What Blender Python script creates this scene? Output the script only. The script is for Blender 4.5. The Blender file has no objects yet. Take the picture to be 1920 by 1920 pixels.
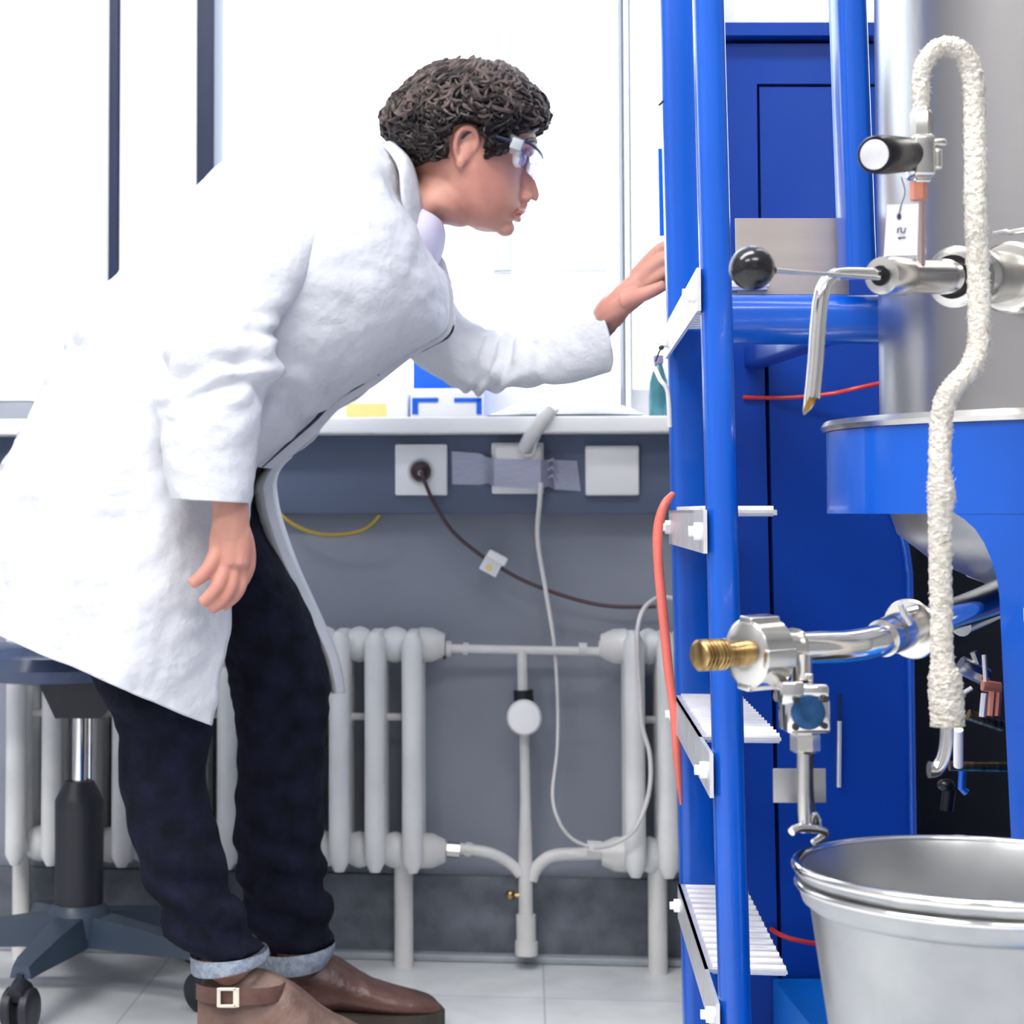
import bpy, bmesh, math, random
from mathutils import Vector, Matrix, noise
random.seed(7)
S = bpy.context.scene
COL = S.collection
# ------------------------------------------------------------------ camera, world, lights
EYE, FPX, CX, CY, HOR = 0.72, 3600.0, 600.0, 800.0, 960.0
PITCH = math.atan((HOR - CY) / FPX)
cam = bpy.data.cameras.new('camera'); camo = bpy.data.objects.new('camera', cam); COL.objects.link(camo)
camo.location = (0, 0, EYE); camo.rotation_euler = (math.pi / 2 + PITCH, 0, 0)
cam.sensor_width = 36; cam.lens = 36 * FPX / 1920
cam.shift_x = (960 - CX) / 1920; cam.shift_y = -(960 - CY) / 1920
cam.clip_start = 0.05
cam.dof.use_dof = True; cam.dof.focus_distance = 1.9; cam.dof.aperture_fstop = 11
S.camera = camo
W = bpy.data.worlds.new('sky'); S.world = W; W.use_nodes = True
W.node_tree.nodes['Background'].inputs[0].default_value = (0.82, 0.91, 1.0, 1)
W.node_tree.nodes['Background'].inputs[1].default_value = 4.2
S.view_settings.view_transform = 'Standard'; S.view_settings.look = 'None'
S.view_settings.exposure = 0.13; S.view_settings.gamma = 1.0
S.view_settings.use_curve_mapping = False
S.cycles.max_bounces = 8; S.cycles.diffuse_bounces = 4; S.cycles.transparent_max_bounces = 12
S.cycles.sample_clamp_indirect = 6
def area(name, loc, rot, sx, sy, power, color=(1, 1, 1), portal=False):
    l = bpy.data.lights.new(name, 'AREA'); l.shape = 'RECTANGLE'; l.size = sx; l.size_y = sy
    l.energy = power; l.color = color
    if portal: l.cycles.is_portal = True
    o = bpy.data.objects.new(name, l); COL.objects.link(o); o.location = loc; o.rotation_euler = rot
    return o
CEIL = 2.95
# four unseen fill lamps added to brighten the scene from the camera side
FILL_LAMPS = [(-1.5, 1.1), (-0.2, 1.1), (-1.5, -0.9), (0.6, -0.9)]
for i, (x, y) in enumerate(FILL_LAMPS):
    area('ceiling_fill_light', (x, y, CEIL - 0.075), (0, 0, 0), 1.3, 0.5, 40, (1.0, 0.97, 0.95))
area('window_portal', (0.9, 3.42, 1.9), (math.radians(-90), 0, math.radians(-6.2)), 4.6, 2.1, 1, portal=True)

# ------------------------------------------------------------------ projection helpers
cp, sp_ = math.cos(PITCH), math.sin(PITCH)
def ray(px, py):
    u = (px - CX) / FPX; v = -(py - CY) / FPX
    return Vector((u, cp - v * sp_, sp_ + v * cp))
def at(px, py, D):
    r = ray(px, py); r = r * (D / r.y)
    return Vector((r.x, r.y, EYE + r.z))
def onfloor(px, py, z=0.0):
    r = ray(px, py); r = r * ((z - EYE) / r.z)
    return Vector((r.x, r.y, EYE + r.z))
WD = Vector((math.cos(-0.108), math.sin(-0.108), 0)); WN = Vector((WD.y, -WD.x, 0))   # along the wall, out of the wall
WO = Vector((0.32, 3.13, 0))
def onwall(px, py, d=0.0):
    r = ray(px, py); o = Vector((0, 0, EYE)); p0 = WO + WN * d
    t = (p0 - o).dot(WN) / r.dot(WN)
    return o + r * t
def wall(s, d, z): return WO + WD * s + WN * d + Vector((0, 0, z))
def wall_s(px, d=0.0, py=960):
    return (onwall(px, py, d) - WO).dot(WD)
def wall_z(px, py, d=0.0): return onwall(px, py, d).z

# ------------------------------------------------------------------ materials
MATS = {}
def mat(name, color, rough=0.5, metal=0.0, noise_scale=None, amount=0.15, color2=None, bump=0.0, bump_scale=None,
        coat=0.0, emit=None, estr=0.0, trans=0.0, alpha=1.0, stretch=None, spec=None, sheen=0.0, aniso=0.0, detail=4, sss=0.0, lo=0.35, hi=0.65):
    if name in MATS: return MATS[name]
    m = bpy.data.materials.new(name); m.use_nodes = True; nt = m.node_tree; b = nt.nodes['Principled BSDF']
    b.inputs['Base Color'].default_value = (*color, 1); b.inputs['Roughness'].default_value = rough
    b.inputs['Metallic'].default_value = metal
    b.inputs['Coat Weight'].default_value = coat; b.inputs['Coat Roughness'].default_value = 0.08
    if spec is not None: b.inputs['Specular IOR Level'].default_value = spec
    if sheen: b.inputs['Sheen Weight'].default_value = sheen
    if aniso: b.inputs['Anisotropic'].default_value = aniso
    if sss:
        b.inputs['Subsurface Weight'].default_value = sss; b.inputs['Subsurface Scale'].default_value = 0.01
        b.inputs['Subsurface Radius'].default_value = (1, .35, .2)
    b.inputs['Transmission Weight'].default_value = trans; b.inputs['Alpha'].default_value = alpha
    if emit: b.inputs['Emission Color'].default_value = (*emit, 1); b.inputs['Emission Strength'].default_value = estr
    tc = nt.nodes.new('ShaderNodeTexCoord')
    mp = nt.nodes.new('ShaderNodeMapping'); nt.links.new(tc.outputs['Object'], mp.inputs[0])
    if stretch: mp.inputs['Scale'].default_value = stretch
    if noise_scale:
        n = nt.nodes.new('ShaderNodeTexNoise'); n.inputs['Scale'].default_value = noise_scale; n.inputs['Detail'].default_value = detail
        nt.links.new(mp.outputs[0], n.inputs['Vector'])
        r = nt.nodes.new('ShaderNodeValToRGB')
        c2 = color2 or tuple(c * (1 - amount) for c in color)
        r.color_ramp.elements[0].position = lo; r.color_ramp.elements[0].color = (*c2, 1)
        r.color_ramp.elements[1].position = hi; r.color_ramp.elements[1].color = (*color, 1)
        nt.links.new(n.outputs['Fac'], r.inputs[0]); nt.links.new(r.outputs[0], b.inputs['Base Color'])
    if bump:
        n2 = nt.nodes.new('ShaderNodeTexNoise'); n2.inputs['Scale'].default_value = bump_scale or 40; n2.inputs['Detail'].default_value = 5
        nt.links.new(mp.outputs[0], n2.inputs['Vector'])
        bp = nt.nodes.new('ShaderNodeBump'); bp.inputs['Strength'].default_value = bump; bp.inputs['Distance'].default_value = 0.01
        nt.links.new(n2.outputs['Fac'], bp.inputs['Height']); nt.links.new(bp.outputs[0], b.inputs['Normal'])
    MATS[name] = m
    return m
M = dict(
    white_wall=mat('white wall paint', (.86, .87, .90), .6, noise_scale=3, amount=.03),
    room=mat('grey beige room wall paint', (.36, .36, .37), .7, noise_scale=2, amount=.1),
    grey_wall=mat('grey wall paint', (.29, .315, .38), .55, noise_scale=2.2, amount=.18, bump=.1, bump_scale=60),
    plinth=mat('plinth concrete', (.17, .19, .23), .6, noise_scale=25, amount=.35, bump=.15, bump_scale=120),
    trunking=mat('slate trunking paint', (.10, .13, .21), .5, noise_scale=2, amount=.15),
    sill=mat('white sill laminate', (.97, .97, .97), .35, noise_scale=4, amount=.02),
    frame_w=mat('white window lacquer', (.9, .9, .92), .35, noise_scale=4, amount=.02),
    frame_d=mat('dark navy window seal', (.012, .022, .075), .45, noise_scale=3, amount=.3),
    frame_g=mat('grey window seal', (.25, .27, .31), .5, noise_scale=3, amount=.1),
    ceiling=mat('ceiling white', (.85, .85, .85), .8, noise_scale=5, amount=.03),
    blue=mat('glossy blue paint', (.0, .088, .52), .28, coat=.3, noise_scale=5, color2=(.0, .078, .47)),
    blue_p=mat('satin blue panel paint', (.0, .055, .40), .38, coat=.1, noise_scale=2, color2=(.0, .045, .34)),
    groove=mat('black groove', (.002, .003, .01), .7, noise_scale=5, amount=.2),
    steel=mat('brushed steel', (.60, .59, .57), .27, 1.0, noise_scale=6, color2=(.50, .49, .48), stretch=(1, 1, .15), bump=.04, bump_scale=300),
    tank=mat('brushed tank steel', (.52, .51, .50), .27, 1.0, noise_scale=5, color2=(.42, .41, .41), bump=.05, bump_scale=25, stretch=(1, 1, .35)),
    chrome=mat('polished steel', (.82, .80, .78), .10, 1.0, noise_scale=15, amount=.08),
    satin=mat('satin steel', (.70, .68, .64), .22, 1.0, noise_scale=20, amount=.15),
    plate=mat('brushed nickel plate', (.50, .45, .41), .45, .6, noise_scale=40, amount=.12, stretch=(.1, 1, 1)),
    zinc=mat('galvanised zinc', (.46, .47, .47), .34, 1.0, noise_scale=14, color2=(.34, .35, .36), lo=.3, hi=.7, bump=.05, bump_scale=18),
    alu=mat('aluminium step', (.80, .80, .84), .35, .55, noise_scale=30, amount=.12),
    brass=mat('dull brass thread', (.52, .36, .15), .3, 1.0, noise_scale=90, color2=(.22, .13, .05), stretch=(3, .4, .4)),
    copper=mat('copper nut', (.85, .33, .22), .35, .5, noise_scale=30, amount=.15),
    copper_in=mat('warm inner pipe metal', (.85, .50, .12), .35, .8, noise_scale=30, amount=.2),
    black=mat('black plastic', (.006, .006, .008), .28, noise_scale=20, amount=.2, spec=.35),
    blackm=mat('matte black', (.012, .013, .018), .5, noise_scale=10, amount=.2),
    dark_metal=mat('dark metal', (.05, .05, .06), .35, .7, noise_scale=20, amount=.3),
    rope=mat('white braided insulation', (.86, .82, .74), .9, noise_scale=160, color2=(.66, .61, .52), bump=.9, bump_scale=260, lo=.3, hi=.5),
    coat=mat('white lab coat cotton', (.60, .615, .66), .85, noise_scale=7, amount=.02, bump=.35, bump_scale=55, sheen=.1),
    shirt=mat('pale lilac shirt cotton', (.70, .68, .84), .85, noise_scale=30, amount=.06),
    lining=mat('dark shirt under coat', (.012, .03, .07), .8, noise_scale=30, amount=.2),
    denim=mat('dark indigo denim', (.008, .009, .024), .9, spec=.15, noise_scale=30, color2=(.003, .004, .009), bump=.35, bump_scale=60),
    denim_l=mat('turned up denim lining', (.33, .38, .45), .9, noise_scale=120, color2=(.20, .24, .31), bump=.4, bump_scale=300),
    leather=mat('brown leather', (.14, .062, .045), .38, noise_scale=12, color2=(.065, .028, .022), bump=.25, bump_scale=70),
    leather_g=mat('worn taupe leather', (.22, .135, .105), .45, noise_scale=14, color2=(.10, .052, .04), bump=.35, bump_scale=60),
    sole=mat('dark rubber sole', (.045, .032, .026), .6, noise_scale=30, amount=.3),
    skin=mat('skin', (.58, .29, .22), .5, noise_scale=16, color2=(.50, .215, .165), sss=.12, bump=.05, bump_scale=200),
    lips=mat('lips', (.50, .16, .15), .45, noise_scale=30, amount=.1),
    hair=mat('dark brown hair', (.018, .011, .011), .45, noise_scale=40, color2=(.004, .003, .004), spec=.4),
    hair_lit=mat('top-lit brown hair', (.13, .095, .085), .5, noise_scale=60, color2=(.022, .015, .015), spec=.4),  # paler tone for the light on top of the hair
    eye=mat('eye white', (.8, .8, .8), .2, noise_scale=3, amount=.02),
    radiator=mat('white radiator enamel', (.86, .87, .88), .4, noise_scale=14, amount=.10, bump=.06, bump_scale=50),
    pipe=mat('cream pipe enamel', (.78, .77, .76), .4, noise_scale=14, amount=.12),
    plastic=mat('white plastic', (.95, .95, .96), .3, noise_scale=8, amount=.02),
    cream=mat('cream plastic', (.82, .80, .78), .35, noise_scale=8, amount=.03),
    cable_g=mat('pale grey cable', (.52, .52, .56), .45, noise_scale=20, amount=.1),
    cable_w=mat('white cable', (.78, .76, .76), .4, noise_scale=20, amount=.05),
    cable_b=mat('dark brown cable', (.085, .045, .05), .45, noise_scale=20, amount=.1),
    yellow=mat('yellow cable', (.45, .32, .03), .5, noise_scale=20, amount=.1),
    ylabel=mat('yellow label', (.92, .76, .28), .5, noise_scale=20, amount=.05),
    pink=mat('salmon rubber hose', (.82, .18, .14), .4, noise_scale=20, amount=.1),
    red=mat('red wire', (.65, .035, .03), .4, noise_scale=20, amount=.1),
    tape=mat('silver duct tape', (.42, .44, .56), .35, .25, noise_scale=60, amount=.12, stretch=(1, 1, 6), bump=.15, bump_scale=60),
    paper=mat('white paper', (.88, .87, .92), .7, noise_scale=20, amount=.03),
    ink=mat('dark ink', (.03, .04, .08), .6, noise_scale=20, amount=.1),
    bluebox=mat('bright blue plastic', (.0, .13, .75), .35, noise_scale=10, amount=.08),
    chairblue=mat('dark blue grey vinyl', (.07, .10, .19), .2, noise_scale=20, amount=.2),
    chairblack=mat('chair black plastic', (.018, .020, .030), .45, noise_scale=10, amount=.2),
    chairbase=mat('slate chair base', (.045, .07, .11), .4, noise_scale=10, amount=.2),
    fillglow=mat('fill lamp diffuser', (.9, .9, .9), .5, emit=(1, .98, .96), estr=5.0),
    blueplate=mat('blue anodised plate', (.03, .11, .28), .3, .7, noise_scale=60, amount=.4),
    plastbag=mat('pale plastic film', (.85, .87, .92), .25, noise_scale=20, amount=.04, bump=.3, bump_scale=30),
)
def glass_mat(name, tint, mix, rough=0.0):
    m = bpy.data.materials.new(name); m.use_nodes = True; nt = m.node_tree
    out = nt.nodes['Material Output']; nt.nodes.remove(nt.nodes['Principled BSDF'])
    t = nt.nodes.new('ShaderNodeBsdfTransparent'); t.inputs[0].default_value = (*tint, 1)
    g = nt.nodes.new('ShaderNodeBsdfGlossy'); g.inputs['Roughness'].default_value = 0.03; g.inputs[0].default_value = (1, 1, 1, 1)
    lw = nt.nodes.new('ShaderNodeLayerWeight'); lw.inputs[0].default_value = .5
    fr = nt.nodes.new('ShaderNodeMath'); fr.operation = 'POWER'; fr.inputs[1].default_value = 5; nt.links.new(lw.outputs['Facing'], fr.inputs[0])
    ad = nt.nodes.new('ShaderNodeMath'); ad.operation = 'ADD'; ad.inputs[1].default_value = mix; ad.use_clamp = True
    nt.links.new(fr.outputs[0], ad.inputs[0])
    mx = nt.nodes.new('ShaderNodeMixShader'); nt.links.new(ad.outputs[0], mx.inputs[0]); nt.links.new(t.outputs[0], mx.inputs[1]); nt.links.new(g.outputs[0], mx.inputs[2])
    nt.links.new(mx.outputs[0], out.inputs[0])
    return m
M['glass'] = glass_mat('window glass', (.98, .99, 1), 0.0)
M['lens'] = glass_mat('goggle lens', (.80, .78, .97), 0.10)
M['lens_side'] = glass_mat('goggle side shield', (.86, .90, .92), 0.25)

# floor tiles
def floor_mat():
    m = bpy.data.materials.new('pale vinyl floor tiles'); m.use_nodes = True; nt = m.node_tree; b = nt.nodes['Principled BSDF']
    tc = nt.nodes.new('ShaderNodeTexCoord'); mp = nt.nodes.new('ShaderNodeMapping')
    mp.inputs['Rotation'].default_value = (0, 0, 0.108); mp.inputs['Location'].default_value = (-.02, .1, 0)
    nt.links.new(tc.outputs['Object'], mp.inputs[0])
    br = nt.nodes.new('ShaderNodeTexBrick'); br.offset = 0; br.inputs['Scale'].default_value = 1
    br.inputs['Brick Width'].default_value = .6; br.inputs['Row Height'].default_value = .6
    br.inputs['Mortar Size'].default_value = .0018; br.inputs['Mortar Smooth'].default_value = .3
    br.inputs['Color1'].default_value = (.78, .80, .84, 1); br.inputs['Color2'].default_value = (.88, .91, .92, 1)
    br.inputs['Mortar'].default_value = (.60, .62, .65, 1)
    nt.links.new(mp.outputs[0], br.inputs['Vector'])
    n = nt.nodes.new('ShaderNodeTexNoise'); n.inputs['Scale'].default_value = 14; n.inputs['Detail'].default_value = 6
    nt.links.new(mp.outputs[0], n.inputs['Vector'])
    mx = nt.nodes.new('ShaderNodeMix'); mx.data_type = 'RGBA'; mx.blend_type = 'MULTIPLY'; mx.inputs[0].default_value = .35
    nt.links.new(br.outputs[0], mx.inputs[6]); nt.links.new(n.outputs['Fac'], mx.inputs[7])
    nt.links.new(mx.outputs[2], b.inputs['Base Color']); b.inputs['Roughness'].default_value = .42
    return m
M['floor'] = floor_mat()

# ------------------------------------------------------------------ mesh helpers
def link(name, verts, faces, m, parent=None, smooth=True, kind=None, sharp=None):
    me = bpy.data.meshes.new(name); me.from_pydata([tuple(v) for v in verts], [], faces); me.update()
    bm = bmesh.new(); bm.from_mesh(me); bmesh.ops.recalc_face_normals(bm, faces=bm.faces); bm.to_mesh(me); bm.free()
    o = bpy.data.objects.new(name, me); COL.objects.link(o)
    me.materials.append(m)
    if smooth:
        me.polygons.foreach_set('use_smooth', [True] * len(me.polygons))
        me.set_sharp_from_angle(angle=math.radians(sharp or 40))
    if parent: o.parent = parent
    if kind: o['kind'] = kind
    return o
class MB:
    def __init__(s): s.v = []; s.f = []
    def add(s, v, f):
        b = len(s.v); s.v += [Vector(x) for x in v]; s.f += [[i + b for i in q] for q in f]; return s
    def box(s, c, size, mtx=None, bev=0.0):
        bm = bmesh.new(); bmesh.ops.create_cube(bm, size=1)
        bmesh.ops.scale(bm, vec=size, verts=bm.verts)
        if bev: bmesh.ops.bevel(bm, geom=bm.edges[:], offset=bev, segments=3, affect='EDGES', profile=.5)
        T = Matrix.Translation(c) @ (mtx.to_4x4() if mtx else Matrix())
        bm.transform(T); bm.verts.ensure_lookup_table()
        s.add([v.co.copy() for v in bm.verts], [[v.index for v in f.verts] for f in bm.faces]); bm.free(); return s
    def tube(s, pts, r, n=12, sub=0, caps=True, flat=None, up=None):
        P = [Vector(p) for p in pts]; R = list(r) if isinstance(r, (list, tuple)) else [r] * len(P)
        if sub: P, R = cr(P, R, sub)
        f0 = len(s.v); fr = frames(P, up)
        for k, (p, (a, b)) in enumerate(zip(P, fr)):
            for i in range(n):
                t = 2 * math.pi * i / n
                s.v.append(p + a * math.cos(t) * R[k] + b * math.sin(t) * R[k] * (flat or 1))
        for k in range(len(P) - 1):
            for i in range(n):
                j = (i + 1) % n
                s.f.append([f0 + k * n + i, f0 + k * n + j, f0 + (k + 1) * n + j, f0 + (k + 1) * n + i])
        if caps:
            s.f.append([f0 + i for i in range(n)][::-1]); e = f0 + (len(P) - 1) * n; s.f.append([e + i for i in range(n)])
        return s
    def lathe(s, o, ax, prof, n=32, cap=True):
        """prof: list of (distance along ax, radius)"""
        o = Vector(o); ax = Vector(ax).normalized()
        u = ax.orthogonal().normalized(); w = ax.cross(u); f0 = len(s.v)
        for d, r in prof:
            for i in range(n):
                t = 2 * math.pi * i / n; s.v.append(o + ax * d + (u * math.cos(t) + w * math.sin(t)) * r)
        for k in range(len(prof) - 1):
            for i in range(n):
                j = (i + 1) % n; s.f.append([f0 + k * n + i, f0 + k * n + j, f0 + (k + 1) * n + j, f0 + (k + 1) * n + i])
        if cap:
            s.f.append([f0 + i for i in range(n)][::-1]); e = f0 + (len(prof) - 1) * n; s.f.append([e + i for i in range(n)])
        return s
    def prism(s, poly, off):
        n = len(poly); off = Vector(off); b = len(s.v)
        s.v += [Vector(p) for p in poly] + [Vector(p) + off for p in poly]
        s.f += [[b + i for i in range(n)], [b + n + i for i in range(n)][::-1]]
        s.f += [[b + i, b + (i + 1) % n, b + n + (i + 1) % n, b + n + i] for i in range(n)]
        return s
    def ell(s, c, r, n=20, m=12, mtx=None):
        c = Vector(c); f0 = len(s.v)
        for k in range(m + 1):
            a = math.pi * k / m; a = max(.02, min(math.pi - .02, a))
            for i in range(n):
                t = 2 * math.pi * i / n
                q = Vector((r[0] * math.sin(a) * math.cos(t), r[1] * math.sin(a) * math.sin(t), r[2] * math.cos(a)))
                if mtx: q = mtx @ q
                s.v.append(c + q)
        for k in range(m):
            for i in range(n):
                j = (i + 1) % n; s.f.append([f0 + k * n + i, f0 + k * n + j, f0 + (k + 1) * n + j, f0 + (k + 1) * n + i])
        s.f.append([f0 + i for i in range(n)]); e = f0 + m * n; s.f.append([e + i for i in range(n)])
        return s
    def loft(s, st, n=40, sub=6, ex=2.0, caps=True, egg=0.0, fx=None):
        """st: (front_px, back_px, depth, half width[, depth_back]) rings in the plane front-back x depth"""
        A = [at(*q[0], q[2]) for q in st]; B = [at(*q[1], q[4] if len(q) > 4 else q[2]) for q in st]; Wd = [q[3] for q in st]
        A, W2 = cr(A, Wd, sub); B, _ = cr(B, Wd, sub); f0 = len(s.v)
        for a, b, w in zip(A, B, W2):
            c = (a + b) / 2; h = (a - b) / 2
            for i in range(n):
                t = 2 * math.pi * i / n; ct, sn = math.cos(t), math.sin(t)
                x = math.copysign(abs(ct) ** (2 / ex), ct); y = math.copysign(abs(sn) ** (2 / ex), sn)
                y *= 1 - egg * max(0, x)
                s.v.append(c + h * x + Vector((0, -w * y, 0)))
        m = len(A)
        for k in range(m - 1):
            for i in range(n):
                j = (i + 1) % n; s.f.append([f0 + k * n + i, f0 + k * n + j, f0 + (k + 1) * n + j, f0 + (k + 1) * n + i])
        if caps:
            s.f.append([f0 + i for i in range(n)][::-1]); e = f0 + (m - 1) * n; s.f.append([e + i for i in range(n)])
        return s
    def build(s, name, m, parent=None, smooth=True, kind=None, sharp=None):
        return link(name, s.v, s.f, m, parent, smooth, kind, sharp)
def cr(P, R, sub):
    """Catmull-Rom through points, with a scalar carried along"""
    if len(P) < 2: return P, R
    o, r = [], []
    for k in range(len(P) - 1):
        p0 = P[max(k - 1, 0)]; p1 = P[k]; p2 = P[k + 1]; p3 = P[min(k + 2, len(P) - 1)]
        r0 = R[max(k - 1, 0)]; r1 = R[k]; r2 = R[k + 1]; r3 = R[min(k + 2, len(P) - 1)]
        for i in range(sub):
            t = i / sub; c = (2 * t ** 3 - 3 * t * t + 1, t ** 3 - 2 * t * t + t, -2 * t ** 3 + 3 * t * t, t ** 3 - t * t)
            o.append(p1 * c[0] + (p2 - p0) * .5 * c[1] + p2 * c[2] + (p3 - p1) * .5 * c[3])
            r.append(r1 * c[0] + (r2 - r0) * .5 * c[1] + r2 * c[2] + (r3 - r1) * .5 * c[3])
    o.append(P[-1].copy() if hasattr(P[-1], 'copy') else P[-1]); r.append(R[-1])
    return o, r
def frames(P, up=None):
    T = []
    for k in range(len(P)):
        a = P[max(k - 1, 0)]; b = P[min(k + 1, len(P) - 1)]; d = (b - a)
        T.append(d.normalized() if d.length > 1e-9 else Vector((0, 0, 1)))
    u = Vector(up) if up else T[0].orthogonal()
    u = (u - T[0] * u.dot(T[0])).normalized(); out = []
    for t in T:
        u = (u - t * u.dot(t))
        u = u.normalized() if u.length > 1e-6 else t.orthogonal().normalized()
        out.append((u.copy(), t.cross(u)))
    return out
def empty(name, loc=(0, 0, 0)):
    o = bpy.data.objects.new(name, None); COL.objects.link(o); o.location = loc; o.empty_display_size = .05; return o
def tag(o, label=None, cat=None, group=None, kind=None):
    if label: o['label'] = label
    if cat: o['category'] = cat
    if group: o['group'] = group
    if kind: o['kind'] = kind
    return o
def thing(name, label, cat, loc=(0, 0, 0), group=None):
    return tag(empty(name, loc), label, cat, group)
def part(mb, name, m, parent, **k):
    """build in world coordinates, then parent keeping the place"""
    o = mb.build(name, m, None, **k)
    q = parent; T = Matrix.Identity(4)
    inv = world_of(parent).inverted()
    o.data.transform(inv); o.parent = parent
    return o
def world_of(o):
    T = Matrix.LocRotScale(o.location, o.rotation_euler, o.scale)
    return world_of(o.parent) @ T if o.parent else T
def remesh(mb, voxel, smooth_it=2):
    me = bpy.data.meshes.new('tmp'); me.from_pydata([tuple(v) for v in mb.v], [], mb.f); me.update()
    bm = bmesh.new(); bm.from_mesh(me); bmesh.ops.triangulate(bm, faces=[f for f in bm.faces if len(f.verts) > 4]); bm.to_mesh(me); bm.free()
    o = bpy.data.objects.new('tmp', me); COL.objects.link(o)
    md = o.modifiers.new('r', 'REMESH'); md.mode = 'VOXEL'; md.voxel_size = voxel
    if smooth_it:
        sm = o.modifiers.new('s', 'SMOOTH'); sm.factor = .5; sm.iterations = smooth_it
    dg = bpy.context.evaluated_depsgraph_get(); dg.update()
    r = bpy.data.meshes.new_from_object(o.evaluated_get(dg)); bpy.data.objects.remove(o); bpy.data.meshes.remove(me)
    return r
def link_mesh(name, me, m, parent=None):
    me.name = name; me.materials.clear(); me.materials.append(m)
    me.polygons.foreach_set('use_smooth', [True] * len(me.polygons))
    o = bpy.data.objects.new(name, me); COL.objects.link(o)
    if parent:
        me.transform(world_of(parent).inverted()); o.parent = parent
    return o
def N(p, sc): return noise.noise(Vector((p[0] * sc, p[1] * sc, p[2] * sc)))

# ================================================================== STRUCTURE
RX0, RX1, RY0 = -2.6, 3.4, -2.6
def struct(mb, name, m, **k):
    return mb.build(name, m, kind='structure', **k)
struct(MB().box((.4, .5, -.05), (6.4, 6.6, .1)), 'floor', M['floor'], smooth=False)
struct(MB().box((.4, .5, CEIL + .05), (6.4, 6.6, .1)), 'ceiling', M['ceiling'], smooth=False)
struct(MB().box((RX0 - .05, .5, CEIL / 2), (.1, 6.4, CEIL)), 'wall_left', M['room'], smooth=False)
struct(MB().box((RX1 + .05, .5, CEIL / 2), (.1, 6.4, CEIL)), 'wall_right', M['room'], smooth=False)
struct(MB().box((.4, RY0 - .05, CEIL / 2), (6.4, .1, CEIL)), 'wall_front', M['room'], smooth=False)
WROT = Matrix.Rotation(-0.108, 3, 'Z')
def wbox(mb, s0, s1, d0, d1, z0, z1, bev=0):
    return mb.box(wall((s0 + s1) / 2, (d0 + d1) / 2, (z0 + z1) / 2), (s1 - s0, d1 - d0, z1 - z0), WROT @ Matrix.Rotation(0, 3, 'Z'), bev)
SILLT = wall_z(900, 781, .10); SILLB = wall_z(900, 812, .10)
print('sill', SILLT, SILLB, 'wall n', WN)
SL, SR = -3.2, 3.3
struct(wbox(MB(), SL, SR, -.30, 0, 0, SILLB), 'wall_back', M['grey_wall'], smooth=False)
zt0 = wall_z(900, 964, .03)
struct(wbox(MB(), SL, SR, -.02, .035, zt0, SILLB, .002), 'trim_1', M['trunking'])
zp = wall_z(900, 1645, .02)
struct(wbox(MB(), SL, SR, -.02, .012, 0, zp, .002), 'baseboard_back', M['plinth'])
struct(wbox(MB(), SL, SR, 0, .035, 0, .012, .004), 'trim_2', mat('light floor edging', (.38, .42, .46), .5, noise_scale=20, amount=.15))
struct(wbox(MB(), SL, SR, -.28, .10, SILLB, SILLT, .004), 'trim_3', M['sill'])
# window head and piers
struct(wbox(MB(), SL, SR, -.30, 0, 2.72, CEIL), 'trim_4', M['white_wall'], smooth=False)
def s_at(px): return wall_s(px, -.15)
pier = wbox(MB(), s_at(233), s_at(376), -.30, -.10, SILLT, 2.72)
struct(pier, 'trim_5', M['white_wall'], smooth=False)
struct(wbox(MB(), SL, s_at(-600), -.30, -.05, SILLT, 2.72), 'trim_6', M['white_wall'], smooth=False)
struct(wbox(MB(), s_at(2600), SR, -.30, -.05, SILLT, 2.72), 'trim_7', M['white_wall'], smooth=False)
def window(n, p0, p1, mull, seal_l=None, seal_r=None, tw=None):
    f = MB(); a, b = s_at(p0), s_at(p1); z0, z1 = SILLT, 2.72; t = tw or .045
    wbox(f, a, a + t, -.26, -.17, z0, z1, .004); wbox(f, b - t, b, -.26, -.17, z0, z1, .004)
    wbox(f, a, b, -.26, -.17, z0, z0 + .06, .004); wbox(f, a, b, -.26, -.17, z1 - .05, z1, .004)
    w = struct(f, 'window_%d' % n, M['frame_w'])
    for q in mull:
        part(wbox(MB(), s_at(q) - .025, s_at(q) + .025, -.25, -.18, z0 + .06, z1 - .05, .004), 'mullion', M['frame_w'], w)
    part(wbox(MB(), a + t, b - t, -.222, -.216, z0 + .06, z1 - .05), 'pane', M['glass'], w, smooth=False)
    for q, wd, mm in (seal_l, seal_r):
        if q is not None:
            part(wbox(MB(), s_at(q - wd / 2), s_at(q + wd / 2), -.20, -.094, z0 + .02, z1, .002), 'seal_strip', M[mm], w)
    return w
window(1, -600, 214, [-180], (None, 0, ''), (222, 18, 'frame_d'))
w2 = window(2, 400, 1160, [], (393, 33, 'frame_d'), (1170, 7, 'frame_g'), .004)
window(3, 1186, 2600, [1760], (None, 0, ''), (None, 0, ''), .004)
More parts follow.
